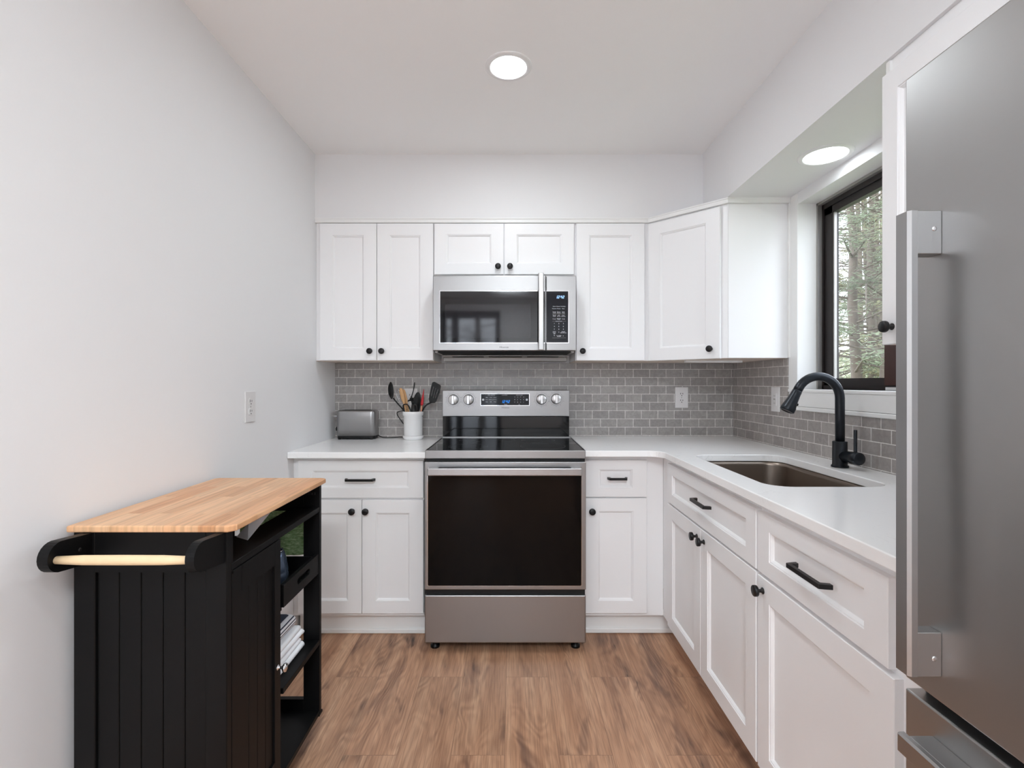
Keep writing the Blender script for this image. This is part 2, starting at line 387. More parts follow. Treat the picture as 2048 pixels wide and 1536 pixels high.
obj('glazing_bead', MB().box(1.500, 1.512, WY1-.088, WY1-.076, WZ0+.05, WZ1-.068), 'alu', wi)
f = MB(); f.box(1.470, 1.492, WY1-.012, WY1-.001, WZ0, WZ1).box(1.470, 1.492, WY0, WY1, WZ1-.012, WZ1-.001)
obj('screen_channel', f, 'alu', wi)
f = MB().box(1.366, 1.495, WY0-.02, WY1+.062, WZ0-.016, WZ0, .004, 2); f.box(1.370, XR, WY0-.02, WY1+.05, WZ0-.082, WZ0-.016).box(1.366, XR, WY0-.02, WY1+.05, WZ0-.102, WZ0-.084, .003)
obj('sill', f, 'trimw', wi)
f = MB().box(1.3815, 1.490, WY1-.001, WY1+.0, WZ0, WZ1).box(1.3785, 1.3825, WY1, WY1+.074, WZ0, ZS-.001)
obj('jamb', f, 'trimw', wi)
obj('putty', MB().prism([(1.50, 1.50), (1.50, 1.93), (1.488, 1.97), (1.484, 1.88), (1.478, 1.80), (1.48, 1.6), (1.475, 1.50)], WZ0, WZ0+.012), 'white', wi)
# baseboard seen only where wall is free
struct('baseboard_left', MB().box(XL, XL+.012, YR, 2.44, 0, .10, .003), 'trimw')
# backsplash
b1 = obj('backsplash', MB().box(XL+.0005, XR-.0085, YB-.008, YB-.0005, .925, 1.3985), 'tile_b', None, (XL, YB, .93))
tag(b1, 'grey brick-laid mosaic tile backsplash behind the stove and counters', 'backsplash')
b2 = obj('backsplash', MB().box(XR-.008, XR-.0005, 2.465, YB-.0005, .935, 1.3985).box(XR-.008, XR-.0005, .79, 2.465, .935, 1.1455), 'tile_r', None, (XR, 2.4, .93))
tag(b2, 'grey brick-laid mosaic tile backsplash below the window, behind the faucet', 'backsplash')
# scribe strip along the top of the wall cabinets
st = MB()
def strip(st, pts, z0, z1, t):
    pts = [Vector((*p, 0)) for p in pts]; n = []
    for i in range(len(pts)-1):
        dd = (pts[i+1]-pts[i]).normalized(); n.append(Vector((dd.y, -dd.x, 0)))
    out = []
    for i, p in enumerate(pts):
        if i == 0: o = n[0]
        elif i == len(pts)-1: o = n[-1]
        else:
            o = n[i-1]+n[i]; o = o/(o.dot(n[i]))
        out.append(p+o*t)
    for i in range(len(pts)-1):
        a, b_, c, e = pts[i], pts[i+1], out[i+1], out[i]
        st.add([(q.x, q.y, z) for z in (z0, z1) for q in (a, b_, c, e)], [[0, 1, 2, 3], [4, 5, 6, 7], [0, 1, 5, 4], [1, 2, 6, 5], [2, 3, 7, 6], [3, 0, 4, 7]])
RUN = [(XL+.001, 2.7695), (.766, 2.7695), (1.0765, 2.4645), (XR-.001, 2.4645)]
strip(st, RUN, 2.168, 2.1935, .019); strip(st, RUN, 2.1875, 2.1935, .023)
struct('trim_1', st, 'trimw')
struct('trim_2', MB().box(1.372, XR-.0005, 2.449, 2.4645, 1.402, 2.166, .002), 'trimw')

# ================================================================ cabinets
def door_mb(Fm, u0, u1, v0, v1, su=.07, sv=.066, t=.019):
    mb = MB(Fm); rings = [(0, 0, 0), (0, 0, t-.0015), (.0015, .0015, t), (su, sv, t), (su+.001, sv+.001, t-.0025), (su+.004, sv+.004, t-.003), (su+.0095, sv+.0095, t-.0085), (su+.0105, sv+.0105, t-.0105)]
    L = []
    for a, b_, z in rings: L.append([(u0+a, v0+b_, z), (u1-a, v0+b_, z), (u1-a, v1-b_, z), (u0+a, v1-b_, z)])
    mb.loft(L, smooth=False); return mb
KP = [(.0095, 0), (.0095, .002), (.006, .004), (.005, .008), (.0055, .013), (.0085, .0165), (.0155, .018), (.0163, .020), (.0163, .027), (.0153, .0285), (.001, .0287)]
def knob(parent, Fm, u, v, w=.019, name='knob', mat='black', prof=KP):
    p = Fm @ Vector((u, v, w)); n = (Fm.to_3x3() @ Vector((0, 0, 1)))
    return obj(name, MB().lathe(prof, p, n, 24), mat, parent, p)
def pull(parent, Fm, u, v, w=.019, L=.15):
    h = L/2; P = [(-h, 0), (-h+.002, .012), (-h+.006, .028), (-h+.008, .030), (h-.008, .030), (h-.006, .028), (h-.002, .012), (h, 0), (h-.012, 0), (h-.017, .0195), (-h+.017, .0195), (-h+.012, 0)]
    T = Fm @ Matrix.Translation((u, v, w)) @ Matrix(((1, 0, 0, 0), (0, 0, -1, 0), (0, 1, 0, 0), (0, 0, 0, 1)))
    mb = MB(T); n = len(P)
    mb.prism(P, -.0055, .0055)
    return obj('pull', mb, 'black', parent, Fm @ Vector((u, v, w)))
def door(parent, Fm, u0, u1, v0, v1, kn=None, su=.07, sv=.066, name='door', pl=None):
    o = obj(name, door_mb(Fm, u0, u1, v0, v1, su, sv), 'cab', parent, Fm @ Vector(((u0+u1)/2, v0, 0)))
    if kn: knob(o, Fm, *kn)
    if pl: pull(o, Fm, *pl)
    return o
FU = frame((0, 2.770, 0), (1, 0, 0), (0, -1, 0))
def upper(loc, label, body, bottom):
    c = empty('wall_cabinet', loc, label, 'cabinet', None); obj('body', body, 'cab', c); obj('bottom_panel', bottom, 'cabraw', c); return c
c = upper((-.75, 2.9, 1.4), 'white two-door wall cabinet above the toaster', MB().box(XL+.001, -.4345, 2.770, 3.066, 1.402, ZS-.0005), MB().box(XL+.001, -.4345, 2.772, 3.066, 1.3995, 1.402))
door(c, FU, -1.0653, -.7510, 1.403, 2.164, (-.784, 1.453)); door(c, FU, -.7475, -.4360, 1.403, 2.164, (-.718, 1.453))
c = upper((-.04, 2.9, 1.87), 'short white two-door wall cabinet directly above the microwave', MB().box(-.4335, .3565, 2.770, 3.066, 1.872, ZS-.0005), MB().box(-.4335, .3565, 2.772, 3.066, 1.869, 1.872))
door(c, FU, -.4293, -.0440, 1.880, 2.163, (-.0744, 1.921), .068, .06); door(c, FU, -.0395, .3473, 1.880, 2.163, (-.0083, 1.921), .068, .06)
c = upper((.56, 2.9, 1.4), 'narrow white single-door wall cabinet beside the microwave', MB().box(.3575, .7655, 2.770, 3.066, 1.402, ZS-.0005), MB().box(.3575, .7655, 2.772, 3.066, 1.3995, 1.402))
door(c, FU, .361, .739, 1.402, 2.164, (.3930, 1.453))
poly = [(.767, 3.066), (.767, 2.770), (1.0765, 2.465), (XR-.001, 2.465), (XR-.001, 3.066)]
c = upper((1.05, 2.75, 1.4), 'white diagonal corner wall cabinet between the microwave side and the window', MB().prism(poly, 1.402, ZS-.0005), MB().prism([(.772, 3.06), (.772, 2.776), (1.079, 2.470), (1.376, 2.470), (1.376, 3.06)], 1.3995, 1.402))
FD = frame((.767, 2.770, 0), (1, -1, 0), (-1, -1, 0))
door(c, FD, .008, .405, 1.400, 2.158, (.360, 1.449))
obj('side_panel', MB().box(1.079, 1.360, 2.461, 2.465, 1.402, 2.167), 'cab', c)
obj('light_rail', MB().box(.95, 1.26, 2.70, 2.72, 1.388, 1.3995), 'white', c)
FN = frame((1.077, 1.414, 0), (0, -1, 0), (-1, 0, 0))
c = upper((1.2, 1.2, 1.386), 'white wall cabinet between the window and the refrigerator', MB().box(1.077, XR-.001, .985, 1.413, 1.388, ZS-.0005), MB().box(1.08, XR-.001, .985, 1.413, 1.3855, 1.388))
door(c, FN, 0, .424, 1.386, 2.150, (.038, 1.434), .056, .060)
obj('scribe_strip', MB().box(1.070, 1.077, 1.400, 1.414, 2.152, 2.190), 'trimw', c)

ZL, ZRt = .909, .918      # undersides of the two worktops
FB = frame((0, 2.482, 0), (1, 0, 0), (0, -1, 0))
c = empty('base_cabinet', (-.75, 2.75, 0), 'white base cabinet with one drawer and two doors beside the stove, behind the black cart', 'cabinet')
obj('body', MB().box(XL+.001, -.4375, 2.482, 3.066, .112, ZL-.0005), 'cab', c)
obj('toe_kick', MB().box(XL+.013, -.4375, 2.53, 2.545, 0, .112).box(XL+.013, -.4375, 2.519, 2.53, 0, .024, .004), 'trimw', c)
door(c, FB, -1.063, -.4385, .704, .891, None, .072, .050, 'drawer', (-.752, .797))
door(c, FB, -1.063, -.7465, .129, .694, (-.789, .641), .067, .063); door(c, FB, -.7435, -.4385, .129, .694, (-.722, .641), .067, .063)
c = empty('base_cabinet', (.56, 2.75, 0), 'narrow white base cabinet with a small drawer and one door beside the stove', 'cabinet')
obj('body', MB().box(.3575, .7605, 2.482, 3.066, .112, ZRt-.0005), 'cab', c)
obj('toe_kick', MB().box(.3575, .85, 2.53, 2.545, 0, .112).box(.3575, .85, 2.519, 2.53, .002, .028, .004), 'trimw', c)
door(c, FB, .3635, .674, .7096, .893, None, .070, .046, 'drawer', (.524, .804), ) if False else None
o = door(c, FB, .3635, .674, .7096, .893, None, .072, .046, 'drawer'); pull(o, FB, .526, .803, .019, .10)
door(c, FB, .3635, .674, .130, .703, (.399, .641), .067, .063)
FR = frame((.761, 2.354, 0), (0, -1, 0), (-1, 0, 0))     # u runs from the corner towards the viewer
c = empty('base_cabinet', (1.05, 1.93, 0), 'white sink base cabinet with a false drawer front and two doors', 'cabinet')
sb = MB().box(.761, .779, 1.496, 2.481, .112, ZRt-.0005).box(.779, XR-.001, 1.496, 1.512, .112, ZRt-.0005).box(.779, XR-.001, 2.465, 2.481, .112, ZRt-.0005).box(.779, XR-.001, 1.512, 2.465, .112, .128)
obj('body', sb, 'cab', c)
obj('toe_kick', MB().box(.835, .85, 1.496, 2.52, 0, .112), 'trimw', c)
door(c, FR, 0, .850, .713, .896, None, .064, .046, 'false_drawer_front', (.442, .812))
door(c, FR, 0, .4075, .126, .705, (.374, .664), .066, .063); door(c, FR, .4105, .850, .126, .705, (.446, .664), .066, .063)
c = empty('base_cabinet', (1.05, 1.2, 0), 'white base cabinet with one drawer and one door beside the refrigerator', 'cabinet')
obj('body', MB().box(.761, XR-.001, .79, 1.495, .112, ZRt-.0005), 'cab', c)
obj('toe_kick', MB().box(.835, .85, .79, 1.495, 0, .112), 'trimw', c)
door(c, FR, .861, 1.378, .713, .893, None, .066, .046, 'drawer', (1.137, .805))
door(c, FR, .861, 1.394, .126, .702, (.893, .664), .066, .063)

# ================================================================ worktops
def plate(name, splines, z0, z1, bev, mat, parent=None, Tm=None, origin=None):
    cv = bpy.data.curves.new('c', 'CURVE'); cv.dimensions = '2D'; cv.fill_mode = 'BOTH'; cv.extrude = (z1-z0)/2-bev; cv.bevel_depth = bev; cv.bevel_resolution = 2
    for pts in splines:
        sp = cv.splines.new('POLY'); sp.points.add(len(pts)-1); sp.use_cyclic_u = True
        for i, p in enumerate(pts): sp.points[i].co = (p[0], p[1], 0, 1)
    o = bpy.data.objects.new('c', cv); COL.objects.link(o); bpy.context.view_layer.update(); dg = bpy.context.evaluated_depsgraph_get()
    me = o.evaluated_get(dg).to_mesh(); mb = MB(Tm); mb.add([(v.co.x, v.co.y, v.co.z+(z0+z1)/2) for v in me.vertices], [list(q.vertices) for q in me.polygons])
    o.evaluated_get(dg).to_mesh_clear(); bpy.data.objects.remove(o); bpy.data.curves.remove(cv)
    return obj(name, mb, mat, parent, origin)
ZTL, ZTR = .939, .948
o = obj('countertop', MB().box(XL+.001, -.4125, 2.41, 3.066, ZL, ZTL, .003, 2), 'counter', None, (-.75, 2.74, ZL)); tag(o, 'white quartz countertop under the toaster and utensil crock', 'countertop')
b = .003
def ins(pts, cx, cy): return pts
arc = []
cx, cy, r = .726-.085, 2.40-.085, .085
for i in range(9):
    a = PI/2*(1-i/8); arc.append((cx+r*math.cos(a)-b*0, cy+r*math.sin(a)))
outer = [(.3565+b, 3.066-b), (XR-.0095-b, 3.066-b), (XR-.0095-b, .785+b), (.726+b, .785+b)]
arc = [(.726+b+.075*(1-math.sin(a)), 2.40+b-.075*(1-math.cos(a))) for a in [PI/2*i/8 for i in range(9)]]
# concave inner corner: fillet joining the two front edges
fr = .07; arc = [(.726+b-fr*(1-math.cos(t)), 2.40+b-fr*(1-math.sin(t))) for t in [PI/2*i/8 for i in range(9)]]
outer += arc+[(.3565+b, 2.40+b)]
hole = rrect(.826, 1.222, 1.572, 2.270, .075, 8)[::-1]
hole = [((x-1.024)*(1+b/.198)+1.024, (y-1.921)*(1+b/.349)+1.921) for x, y in hole]
o = plate('countertop', [outer, hole], ZRt, ZTR, b, 'counter', None, None, (1.0, 2.2, ZRt)); tag(o, 'white L-shaped quartz countertop holding the sink and faucet', 'countertop')
# sink
c = empty('kitchen_sink', (1.024, 1.921, .70), 'stainless steel undermount sink set into the white countertop', 'sink')
R = []
for z, g, rr in ((ZRt-.001, .02, .09), (ZRt-.001, .004, .08), (.90, .002, .078), (.75, -.004, .075), (.715, -.012, .07), (.704, -.03, .06), (.702, -.06, .05)):
    R.append([(x, y, z) for x, y in rrect(.826-g, 1.222+g, 1.572-g, 2.270+g, rr, 8)])
sk = MB().loft(R, caps=(False, True)); obj('bowl', sk, 'steels', c)
obj('drain', MB().lathe([(.055, .0), (.055, .004), (.04, .005), (.038, .001), (.001, .001)], (1.05, 1.95, .702)), 'chrome', c)
# faucet
fy = 1.94; fx = 1.287
c = empty('faucet', (fx, fy, ZTR), 'black gooseneck pull-down kitchen faucet behind the sink', 'faucet')
obj('base', MB().lathe([(.0305, 0), (.0305, .006), (.0285, .008), (.0262, .009), (.0258, .100), (.0235, .101), (.0175, .1015)], (fx, fy, ZTR)), 'faucet', c)
ax = 1.2870; Rr = .0855; zc = 1.217
path = [(ax, fy, ZTR+.09), (ax, fy, 1.15)]
for i in range(0, 19):
    a = math.radians(152)*i/18; path.append((ax-Rr+Rr*math.cos(a), fy, zc+Rr*math.sin(a)))
e = Vector(path[-1]); dv = Vector((-math.sin(math.radians(152)), 0, math.cos(math.radians(152)))).normalized()
obj('spout', MB().tube(path+[e+dv*.012], .0168, 20), 'faucet', c)
p0 = e+dv*.012
sh = obj('spray_head', MB().lathe([(.0170, 0), (.0176, .002), (.0182, .018), (.021, .045), (.0265, .075), (.0272, .085), (.026, .089), (.022, .0905), (.020, .088), (.001, .088)], p0, dv), 'faucet', c)
q = p0+dv*.050; nrm = Vector((-dv.z, 0, dv.x)); nrm = nrm if nrm.x > 0 else -nrm
obj('spray_button', MB().lathe([(.005, 0), (.0055, .004), (.003, .006)], q+nrm*.0195-Vector((0, .006, 0)), nrm).lathe([(.004, 0), (.004, .003)], q+dv*.02+nrm*.022-Vector((0, .006, 0)), nrm), 'blackpl', sh)
obj('valve', MB().lathe([(.021, 0), (.0215, .045), (.0225, .046), (.0225, .048), (.024, .049), (.0243, .082), (.022, .086), (.001, .0865)], (fx+.003, fy-.01, ZTR+.045), (.10, -1, .0)), 'faucet', c)
obj('lever', MB().lathe([(.0075, 0), (.006, .006), (.006, .085), (.005, .087), (.001, .0875)], (fx+.011, fy-.072, ZTR+.065), (.0, 0, 1)), 'faucet', c)

# ================================================================ range
RX0, RX1 = -.411, .3525
c = empty('electric_range', (-.03, 2.7, 0), 'stainless steel freestanding electric range with black glass oven door', 'stove')
obj('body', MB().box(RX0, RX1, 2.375, 3.03, .045, .935), 'blackpl', c)
ct = obj('cooktop', MB().box(RX0+.002, RX1-.002, 2.362, 2.955, .936, .9535, .002), 'darkglass', c)
for x, y, r in ((-.22, 2.52, .10), (.16, 2.53, .115), (-.22, 2.80, .075), (.15, 2.79, .095), (-.03, 2.83, .05)):
    obj('burner_ring', MB().lathe([(r-.0012, 0), (r-.0012, .0003), (r, .0003), (r, 0)], (x, y, .9535), (0, 0, 1), 40, False), 'ink', ct, (x, y, .9535))
obj('front_lip', MB().box(RX0, RX1, 2.351, 2.363, .917, .956, .003, 2).box(RX0, RX0+.003, 2.36, 2.95, .93, .956).box(RX1-.003, RX1, 2.36, 2.95, .93, .956).box(RX0, RX1, 2.935, 2.945, .9535, .958), 'steel', c)
obj('vent_gap', MB().box(RX0+.006, RX1-.006, 2.362, 2.376, .90, .917), 'blackvoid', c)
od = obj('oven_door', MB().box(RX0+.001, RX1-.001, 2.335, 2.374, .301, .904, .003, 2), 'steel', c)
obj('window', plate and MB().prism(rrect(-.396, .3285, .322, .880, .006, 3), 0, .003), 'darkglass', od) if False else None
Tm = Matrix(((1, 0, 0, 0), (0, 0, -1, 2.3352), (0, 1, 0, 0), (0, 0, 0, 1)))
mb = MB(Tm); mb.prism(rrect(-.3945, .3300, .3205, .8780, .006, 4), 0, .0012); obj('glass', mb, 'ovenglass', od)
mb = MB(Tm); 
for a in rrect(-.3965, .3320, .3185, .880, .008, 4),: mb.prism(a, 0, .0005)
obj('glass_trim', mb, 'chrome', od)
hm = MB().box(-.3905, .3265, 2.286, 2.298, .847, .8825, .004, 2).box(-.3905, -.345, 2.298, 2.335, .850, .880, .003).box(.281, .3265, 2.298, 2.335, .850, .880, .003)
obj('handle', hm, 'steelh', od)
obj('drawer', MB().box(RX0+.001, RX1-.001, 2.338, 2.374, .048, .274, .005, 2), 'steel', c)
obj('drawer_gap', MB().box(RX0+.004, RX1-.004, 2.350, 2.376, .272, .302), 'blackvoid', c)
for x, y in ((-.37, 2.40), (.31, 2.40), (-.37, 2.95), (.31, 2.95)):
    obj('foot', MB().lathe([(.022, 0), (.022, .012), (.013, .016), (.013, .048)], (x, y, 0)), 'blackpl', c)
Tb = frame((0, 2.933, 0), (1, 0, 0), (0, -1, 0))
bgd = obj('backguard', MB().box(-.4105, .3445, 2.933, 3.05, 1.078, 1.2345, .004, 2), 'steel', c)
obj('backguard_glass', MB().box(-.408, .342, 2.940, 3.03, .9585, 1.078), 'darkglass', c)
dsp = obj('display', MB(Tb).box(-.181, .104, 1.145, 1.211, 0, .0015, .0008), 'panel', bgd)
obj('display_trim', MB(Tb).box(-.184, .107, 1.142, 1.214, 0, .0006), 'chrome', bgd)
Tt = frame((0, 2.9313, 0), (1, 0, 0), (0, -1, 0))
it = [('OVEN CONTROL', -.120, 1.204, .0055, 'CENTER'), ('OVEN MODE', -.041, 1.204, .0055, 'CENTER'), ('TIMER/NUMBER', .046, 1.204, .0055, 'CENTER')]
for r_, row in enumerate((('Bake', 'Broil', 'Roast'), ('Warm', 'Convect', 'Air Fry'), ('Clean', 'Light', 'Timer'))):
    for k, s_ in enumerate(row): it.append((s_, -.146+k*.024, 1.191-r_*.013, .0062, 'CENTER'))
for r_, row in enumerate(('123C', '4560', '789+')):
    for k, s_ in enumerate(row): it.append((s_, .019+k*.0175, 1.193-r_*.0152, .0085, 'CENTER'))
it += [('Settings', -.035, 1.150, .0055, 'CENTER'), ('Lock', .046, 1.150, .005, 'CENTER')]
text('printed_labels', it, 'label', bgd, Tt)
for x_ in (-.168, .091): obj('touch_button', MB(Tt).lathe([(.0068, 0), (.0068, .0004), (.001, .0004)], (x_, 1.1775, 0)).box(x_-.003, x_+.003, 1.1768, 1.1782, .0003, .0006), 'label', bgd)
mb = MB(Tt); digits(mb, '12:42', -.061, 1.158, .0165); obj('clock_digits', mb, 'clockb', bgd, recalc=False)
text('brand_lettering', [('Hisense', -.036, 1.1305, .0135, 'CENTER')], 'ink', bgd, Tb)
kx = [(-.3445, 1.178), (-.2545, 1.178), (.1775, 1.180), (.2650, 1.183)]
KR = [(.0315, 0), (.0315, .002), (.0285, .003), (.0285, .016), (.0265, .018), (.001, .018)]
for x, z in kx:
    p = Vector((x, 2.933, z)); kb = MB().lathe(KR, p, (0, -1, 0), 32); kb.box(x-.0075, x+.0075, 2.899, 2.916, z-.026, z+.026, .002)
    obj('knob', kb, 'knobs', bgd, p)
for x, z in kx:
    rr = MB()
    rr.lathe([(.0392, .0), (.0392, .0004), (.0400, .0004), (.0400, 0)], (x, 2.933, z), (0, -1, 0), 40, False)
    for k in range(10):
        a = PI/2+2*PI*k/10; rr.lathe([(.0014, 0), (.0014, .0005)], (x+.046*math.cos(a), 2.933, z+.046*math.sin(a)), (0, -1, 0), 8)
    obj('dial_marks', rr, 'ink', bgd, (x, 2.933, z))

# ================================================================ microwave
MX0, MX1, MZ0, MZ1, MY = -.4165, .3415, 1.4485, 1.8455, 2.62
c = empty('microwave', (-.04, 2.8, 1.45), 'stainless steel over-the-range microwave with black glass door, clock reading 12:42', 'microwave')
obj('body', MB().box(MX0+.004, MX1-.004, 2.662, 3.05, 1.452, 1.8440), 'steel', c)
md = obj('door', MB().box(MX0, .1795, MY, 2.660, MZ0, MZ1, .003, 2), 'steel', c)
cp = obj('control_panel', MB().box(.1835, MX1, MY+.001, 2.660, MZ0, MZ1-.001, .003, 2), 'steel', c)
Tm = frame((0, MY, 0), (1, 0, 0), (0, -1, 0))
obj('glass', MB(Tm).box(-.3775, .1775, 1.491, 1.762, 0, .0014, .0006), 'microglass', md)
obj('glass_trim', MB(Tm).box(-.3815, .1785, 1.487, 1.766, 0, .0007), 'chrome', md)
obj('inner_window', MB(Tm).box(-.352, .102, 1.515, 1.693, .0012, .0016), plain('microwave_mesh_window', srgb(38, 37, 40), .05, var=.1), md)
hb = MB().box(.1395, .1675, 2.566, 2.578, 1.447, 1.850, .004, 2).box(.1415, .1655, 2.578, 2.62, 1.452, 1.480, .003).box(.1415, .1655, 2.578, 2.62, 1.815, 1.843, .003)
obj('handle', hb, 'steelh', md)
text('brand_lettering', [('Hisense', -.0395, 1.466, .0145, 'CENTER')], 'ink', md, Tm)
obj('keypad_glass', MB(Tm).box(.1845, .300, 1.491, 1.762, -.001, .0008, .0003), 'panel', cp)
obj('keypad_trim', MB(Tm).box(.1840, .3045, 1.487, 1.766, -.001, .0002), 'chrome', cp)
Tk = frame((0, MY-.0008, 0), (1, 0, 0), (0, -1, 0))
mb = MB(Tk); digits(mb, '12:42', .2335, 1.724, .0150); obj('clock_digits', mb, 'clock', cp, recalc=False)
def kz(v): return 1.762-(v-100)/1260*.271       # height read off the keypad's own proportions
def ku(v): return .1845+(v-80)/556*.1155
it = [('Smart Sensor Cooking', ku(402), kz(472), .0068, 'CENTER'), ('Speed Cook', ku(398), kz(838), .0066, 'CENTER')]
for v, row in ((528, ('Popcorn', 'Potato', 'Pizza')), (605, ('Sensor', 'Sensor', 'Auto')), (632, ('Cook', 'Reheat', 'Menu')), (690, ('Timed', 'Add', 'Auto')), (716, ('Cook', '30 Sec', 'Defrost')), (782, ('Power', '', 'Clock')), (770, ('', 'Kitchen', '')), (794, ('', 'Timer', '')),
               (1097, ('STOP', '', 'START')), (1122, ('Clear', '', 'Add 30 Sec')), (1148, ('Off', '', '')), (1190, ('', 'Turntable', '')), (1212, ('', 'On/Off', ''))):
    for k, s_ in enumerate(row):
        if s_: it.append((s_, ku(283+k*115), kz(v), .0066, 'CENTER'))
for r_, row in enumerate(('123', '456', '789')):
    for k, s_ in enumerate(row): it.append((s_, ku(283+k*115), kz(895+r_*70), .0085, 'CENTER'))
it += [('0', ku(398), kz(1106), .0085, 'CENTER'), ('*', ku(283), kz(1200), .013, 'CENTER'), ('+', ku(509), kz(1200), .011, 'CENTER')]
text('printed_labels', it, 'label', cp, Tk)
mb = MB(Tk)
for v, a, b_ in ((472, 232, 285), (472, 520, 578), (658, 232, 560), (838, 232, 315), (838, 485, 575), (1246, 232, 575)): mb.box(ku(a), ku(b_), kz(v)-.0003, kz(v)+.0003, 0, .0002)
obj('printed_lines', mb, 'alu', cp)
v = MB(); v.add([(MX0+.012, 2.66, 1.452), (MX1-.012, 2.66, 1.452), (MX1-.03, 2.80, 1.437), (MX0+.03, 2.80, 1.437), (MX0+.012, 3.04, 1.452), (MX1-.012, 3.04, 1.452)], [[0, 1, 2, 3], [3, 2, 5, 4], [0, 3, 4], [1, 5, 2], [0, 4, 5, 1]])
obj('vent_intake', v, 'blackvoid', c)
v = MB().box(MX0+.02, MX1-.02, 2.82, 3.04, 1.428, 1.4365, .003).box(MX0+.005, MX0+.02, 2.67, 3.04, 1.440, 1.452).box(MX1-.02, MX1-.005, 2.67, 3.04, 1.440, 1.452)
v.box(MX0+.01, MX1-.01, 2.95, 3.045, 1.405, 1.43, .003)
obj('bottom_plate', v, 'alu', c)
v = MB()
for a, b_ in ((-.34, -.16), (-.13, .06), (.09, .27)): v.box(a, b_, 2.826, 2.90, 1.4265, 1.4282)
obj('filter_slots', v, 'blackvoid', c)
# ================================================================ refrigerator
XF = .614
c = empty('refrigerator', (1.0, .3, 0), 'stainless steel bottom-freezer refrigerator with squared bar handles', 'refrigerator')
obj('body', MB().box(.68, 1.37, -.13, .765, .02, 1.735), plain('fridge_grey_body', srgb(120, 120, 122), .5), c)
obj('feet', MB().box(.72, 1.3, -.1, .74, 0, .02), 'blackpl', c)
dr = obj('door', MB().box(XF, .672, -.14, .772, .820, 1.750, .0025, 2), 'steelf', c)
obj('gasket_gap', MB().box(.640, .68, -.13, .766, .06, 1.745), 'blackvoid', c)
XH = .567
def vbar(mb, y0, y1, z0, z1):
    P = [(XH, y1), (XH, y0+.004), (XH+.004, y0), (XH+.0125, y0), (XH+.0125, y1)]
    mb.prism(P, z0, z1); return mb
h = vbar(MB(), .706, .730, .858, 1.524)
h.box(XH+.0125, XF, .7065, .728, 1.462, 1.524, .0008).box(XH+.0125, XF, .7065, .728, .858, .921, .0008)
obj('handle', h, 'steelh', dr)
for z in (1.498, .884): obj('handle_screw', MB().lathe([(.0035, 0), (.0035, .0006), (.001, .0004)], (.6035, .7065, z), (0, -1, 0)), 'chrome', dr)
fz = obj('freezer_drawer', MB().box(XF, .672, -.14, .772, .06, .803, .0025, 2), 'steelf', c)
h = MB().box(XH, XH+.0125, -.10, .730, .736, .766, .003).box(XH+.0125, XF, .660, .722, .738, .7635, .0008).box(XH+.0125, XF, -.09, -.03, .738, .7635, .0008)
obj('handle', h, 'steelh', fz)

# ================================================================ kitchen cart
CX0, CX1, CY0, CY1, CT = -1.062, -.690, 1.200, 1.797, .915
c = empty('kitchen_cart', (-.876, 1.5, 0), 'black rolling kitchen cart with a butcher-block top and towel bar', 'kitchen cart')
o = plate('top', [[(-1.072, 1.197+.004), (-.690, 1.197+.004), (-.676, 1.215), (-.676, 1.789), (-.690, 1.799), (-1.060, 1.799), (-1.072, 1.789)]], CT, .932, .004, 'butcher', c)
# end panel towards the viewer
e = MB().box(CX0, CX0+.052, CY0, CY0+.02, .084, CT, .0015).box(CX1-.052, CX1, CY0, CY0+.02, .084, CT, .0015).box(CX0+.052, CX1-.052, CY0, CY0+.02, .818, CT).box(CX0+.052, CX1-.052, CY0, CY0+.02, .084, .16)
x = CX0+.052
while x < CX1-.053:
    x2 = min(x+.0535, CX1-.052); e.box(x+.0008, x2-.0008, CY0+.007, CY0+.016, .16, .818, .0012); x += .0535
e.box(CX0+.052, CX1-.052, CY0+.013, CY0+.018, .16, .818)
obj('end_panel', e, 'cartblack', c)
b_ = MB().box(CX0, CX0+.012, CY0+.02, 1.497, .084, CT).box(CX0+.012, CX1-.022, 1.485, 1.497, .10, .815).box(CX0+.012, CX1-.022, CY0+.02, 1.485, .800, .8145)
b_.box(-.745, -.692, CY0+.02, CY0+.03, .10, CT)
obj('carcass', b_, 'cartblack', c)
obj('bottom_board', MB().box(CX0, CX1, CY0+.02, CY1-.018, .084, .100, .001).box(CX0+.02, CX1+.003, 1.770, 1.80, .084, .092), 'cartblack', c)
obj('shelf', MB().box(CX0, CX1, 1.497, 1.779, .336, .354, .001), 'cartblack', c)
obj('stretcher', MB().box(-.786, CX1, CY0+.02, 1.779, .8145, .832, .001), 'cartblack', c)
e = MB().box(CX1-.058, CX1, 1.779, CY1, .084, CT, .0012).box(CX0, CX0+.058, 1.779, CY1, .084, CT, .0012).box(CX0+.058, CX1-.058, 1.779, CY1, .818, CT).box(CX0+.058, CX1-.058, 1.779, CY1, .084, .140)
obj('end_frame', e, 'cartblack', c)
obj('towel_rail', MB().tube([(-1.03, 1.797, .905), (-1.03, 1.822, .905), (-.72, 1.822, .905), (-.72, 1.797, .905)], .004, 8), 'black', c)
FC = frame((CX1-.018, CY0+.022, 0), (0, 1, 0), (1, 0, 0))
dm = MB(FC).box(0, .045, .104, .812, 0, .018, .0012).box(.222, .258, .104, .812, 0, .018, .0012).box(.045, .222, .745, .812, 0, .018).box(.045, .222, .104, .17, 0, .018)
u = .045
while u < .221:
    u2 = min(u+.0445, .222); dm.box(u+.0006, u2-.0006, .17, .745, .004, .012, .001); u += .0445
dm.box(.045, .222, .17, .745, 0, .006)
cdr = obj('door', dm, 'cartblack', c)
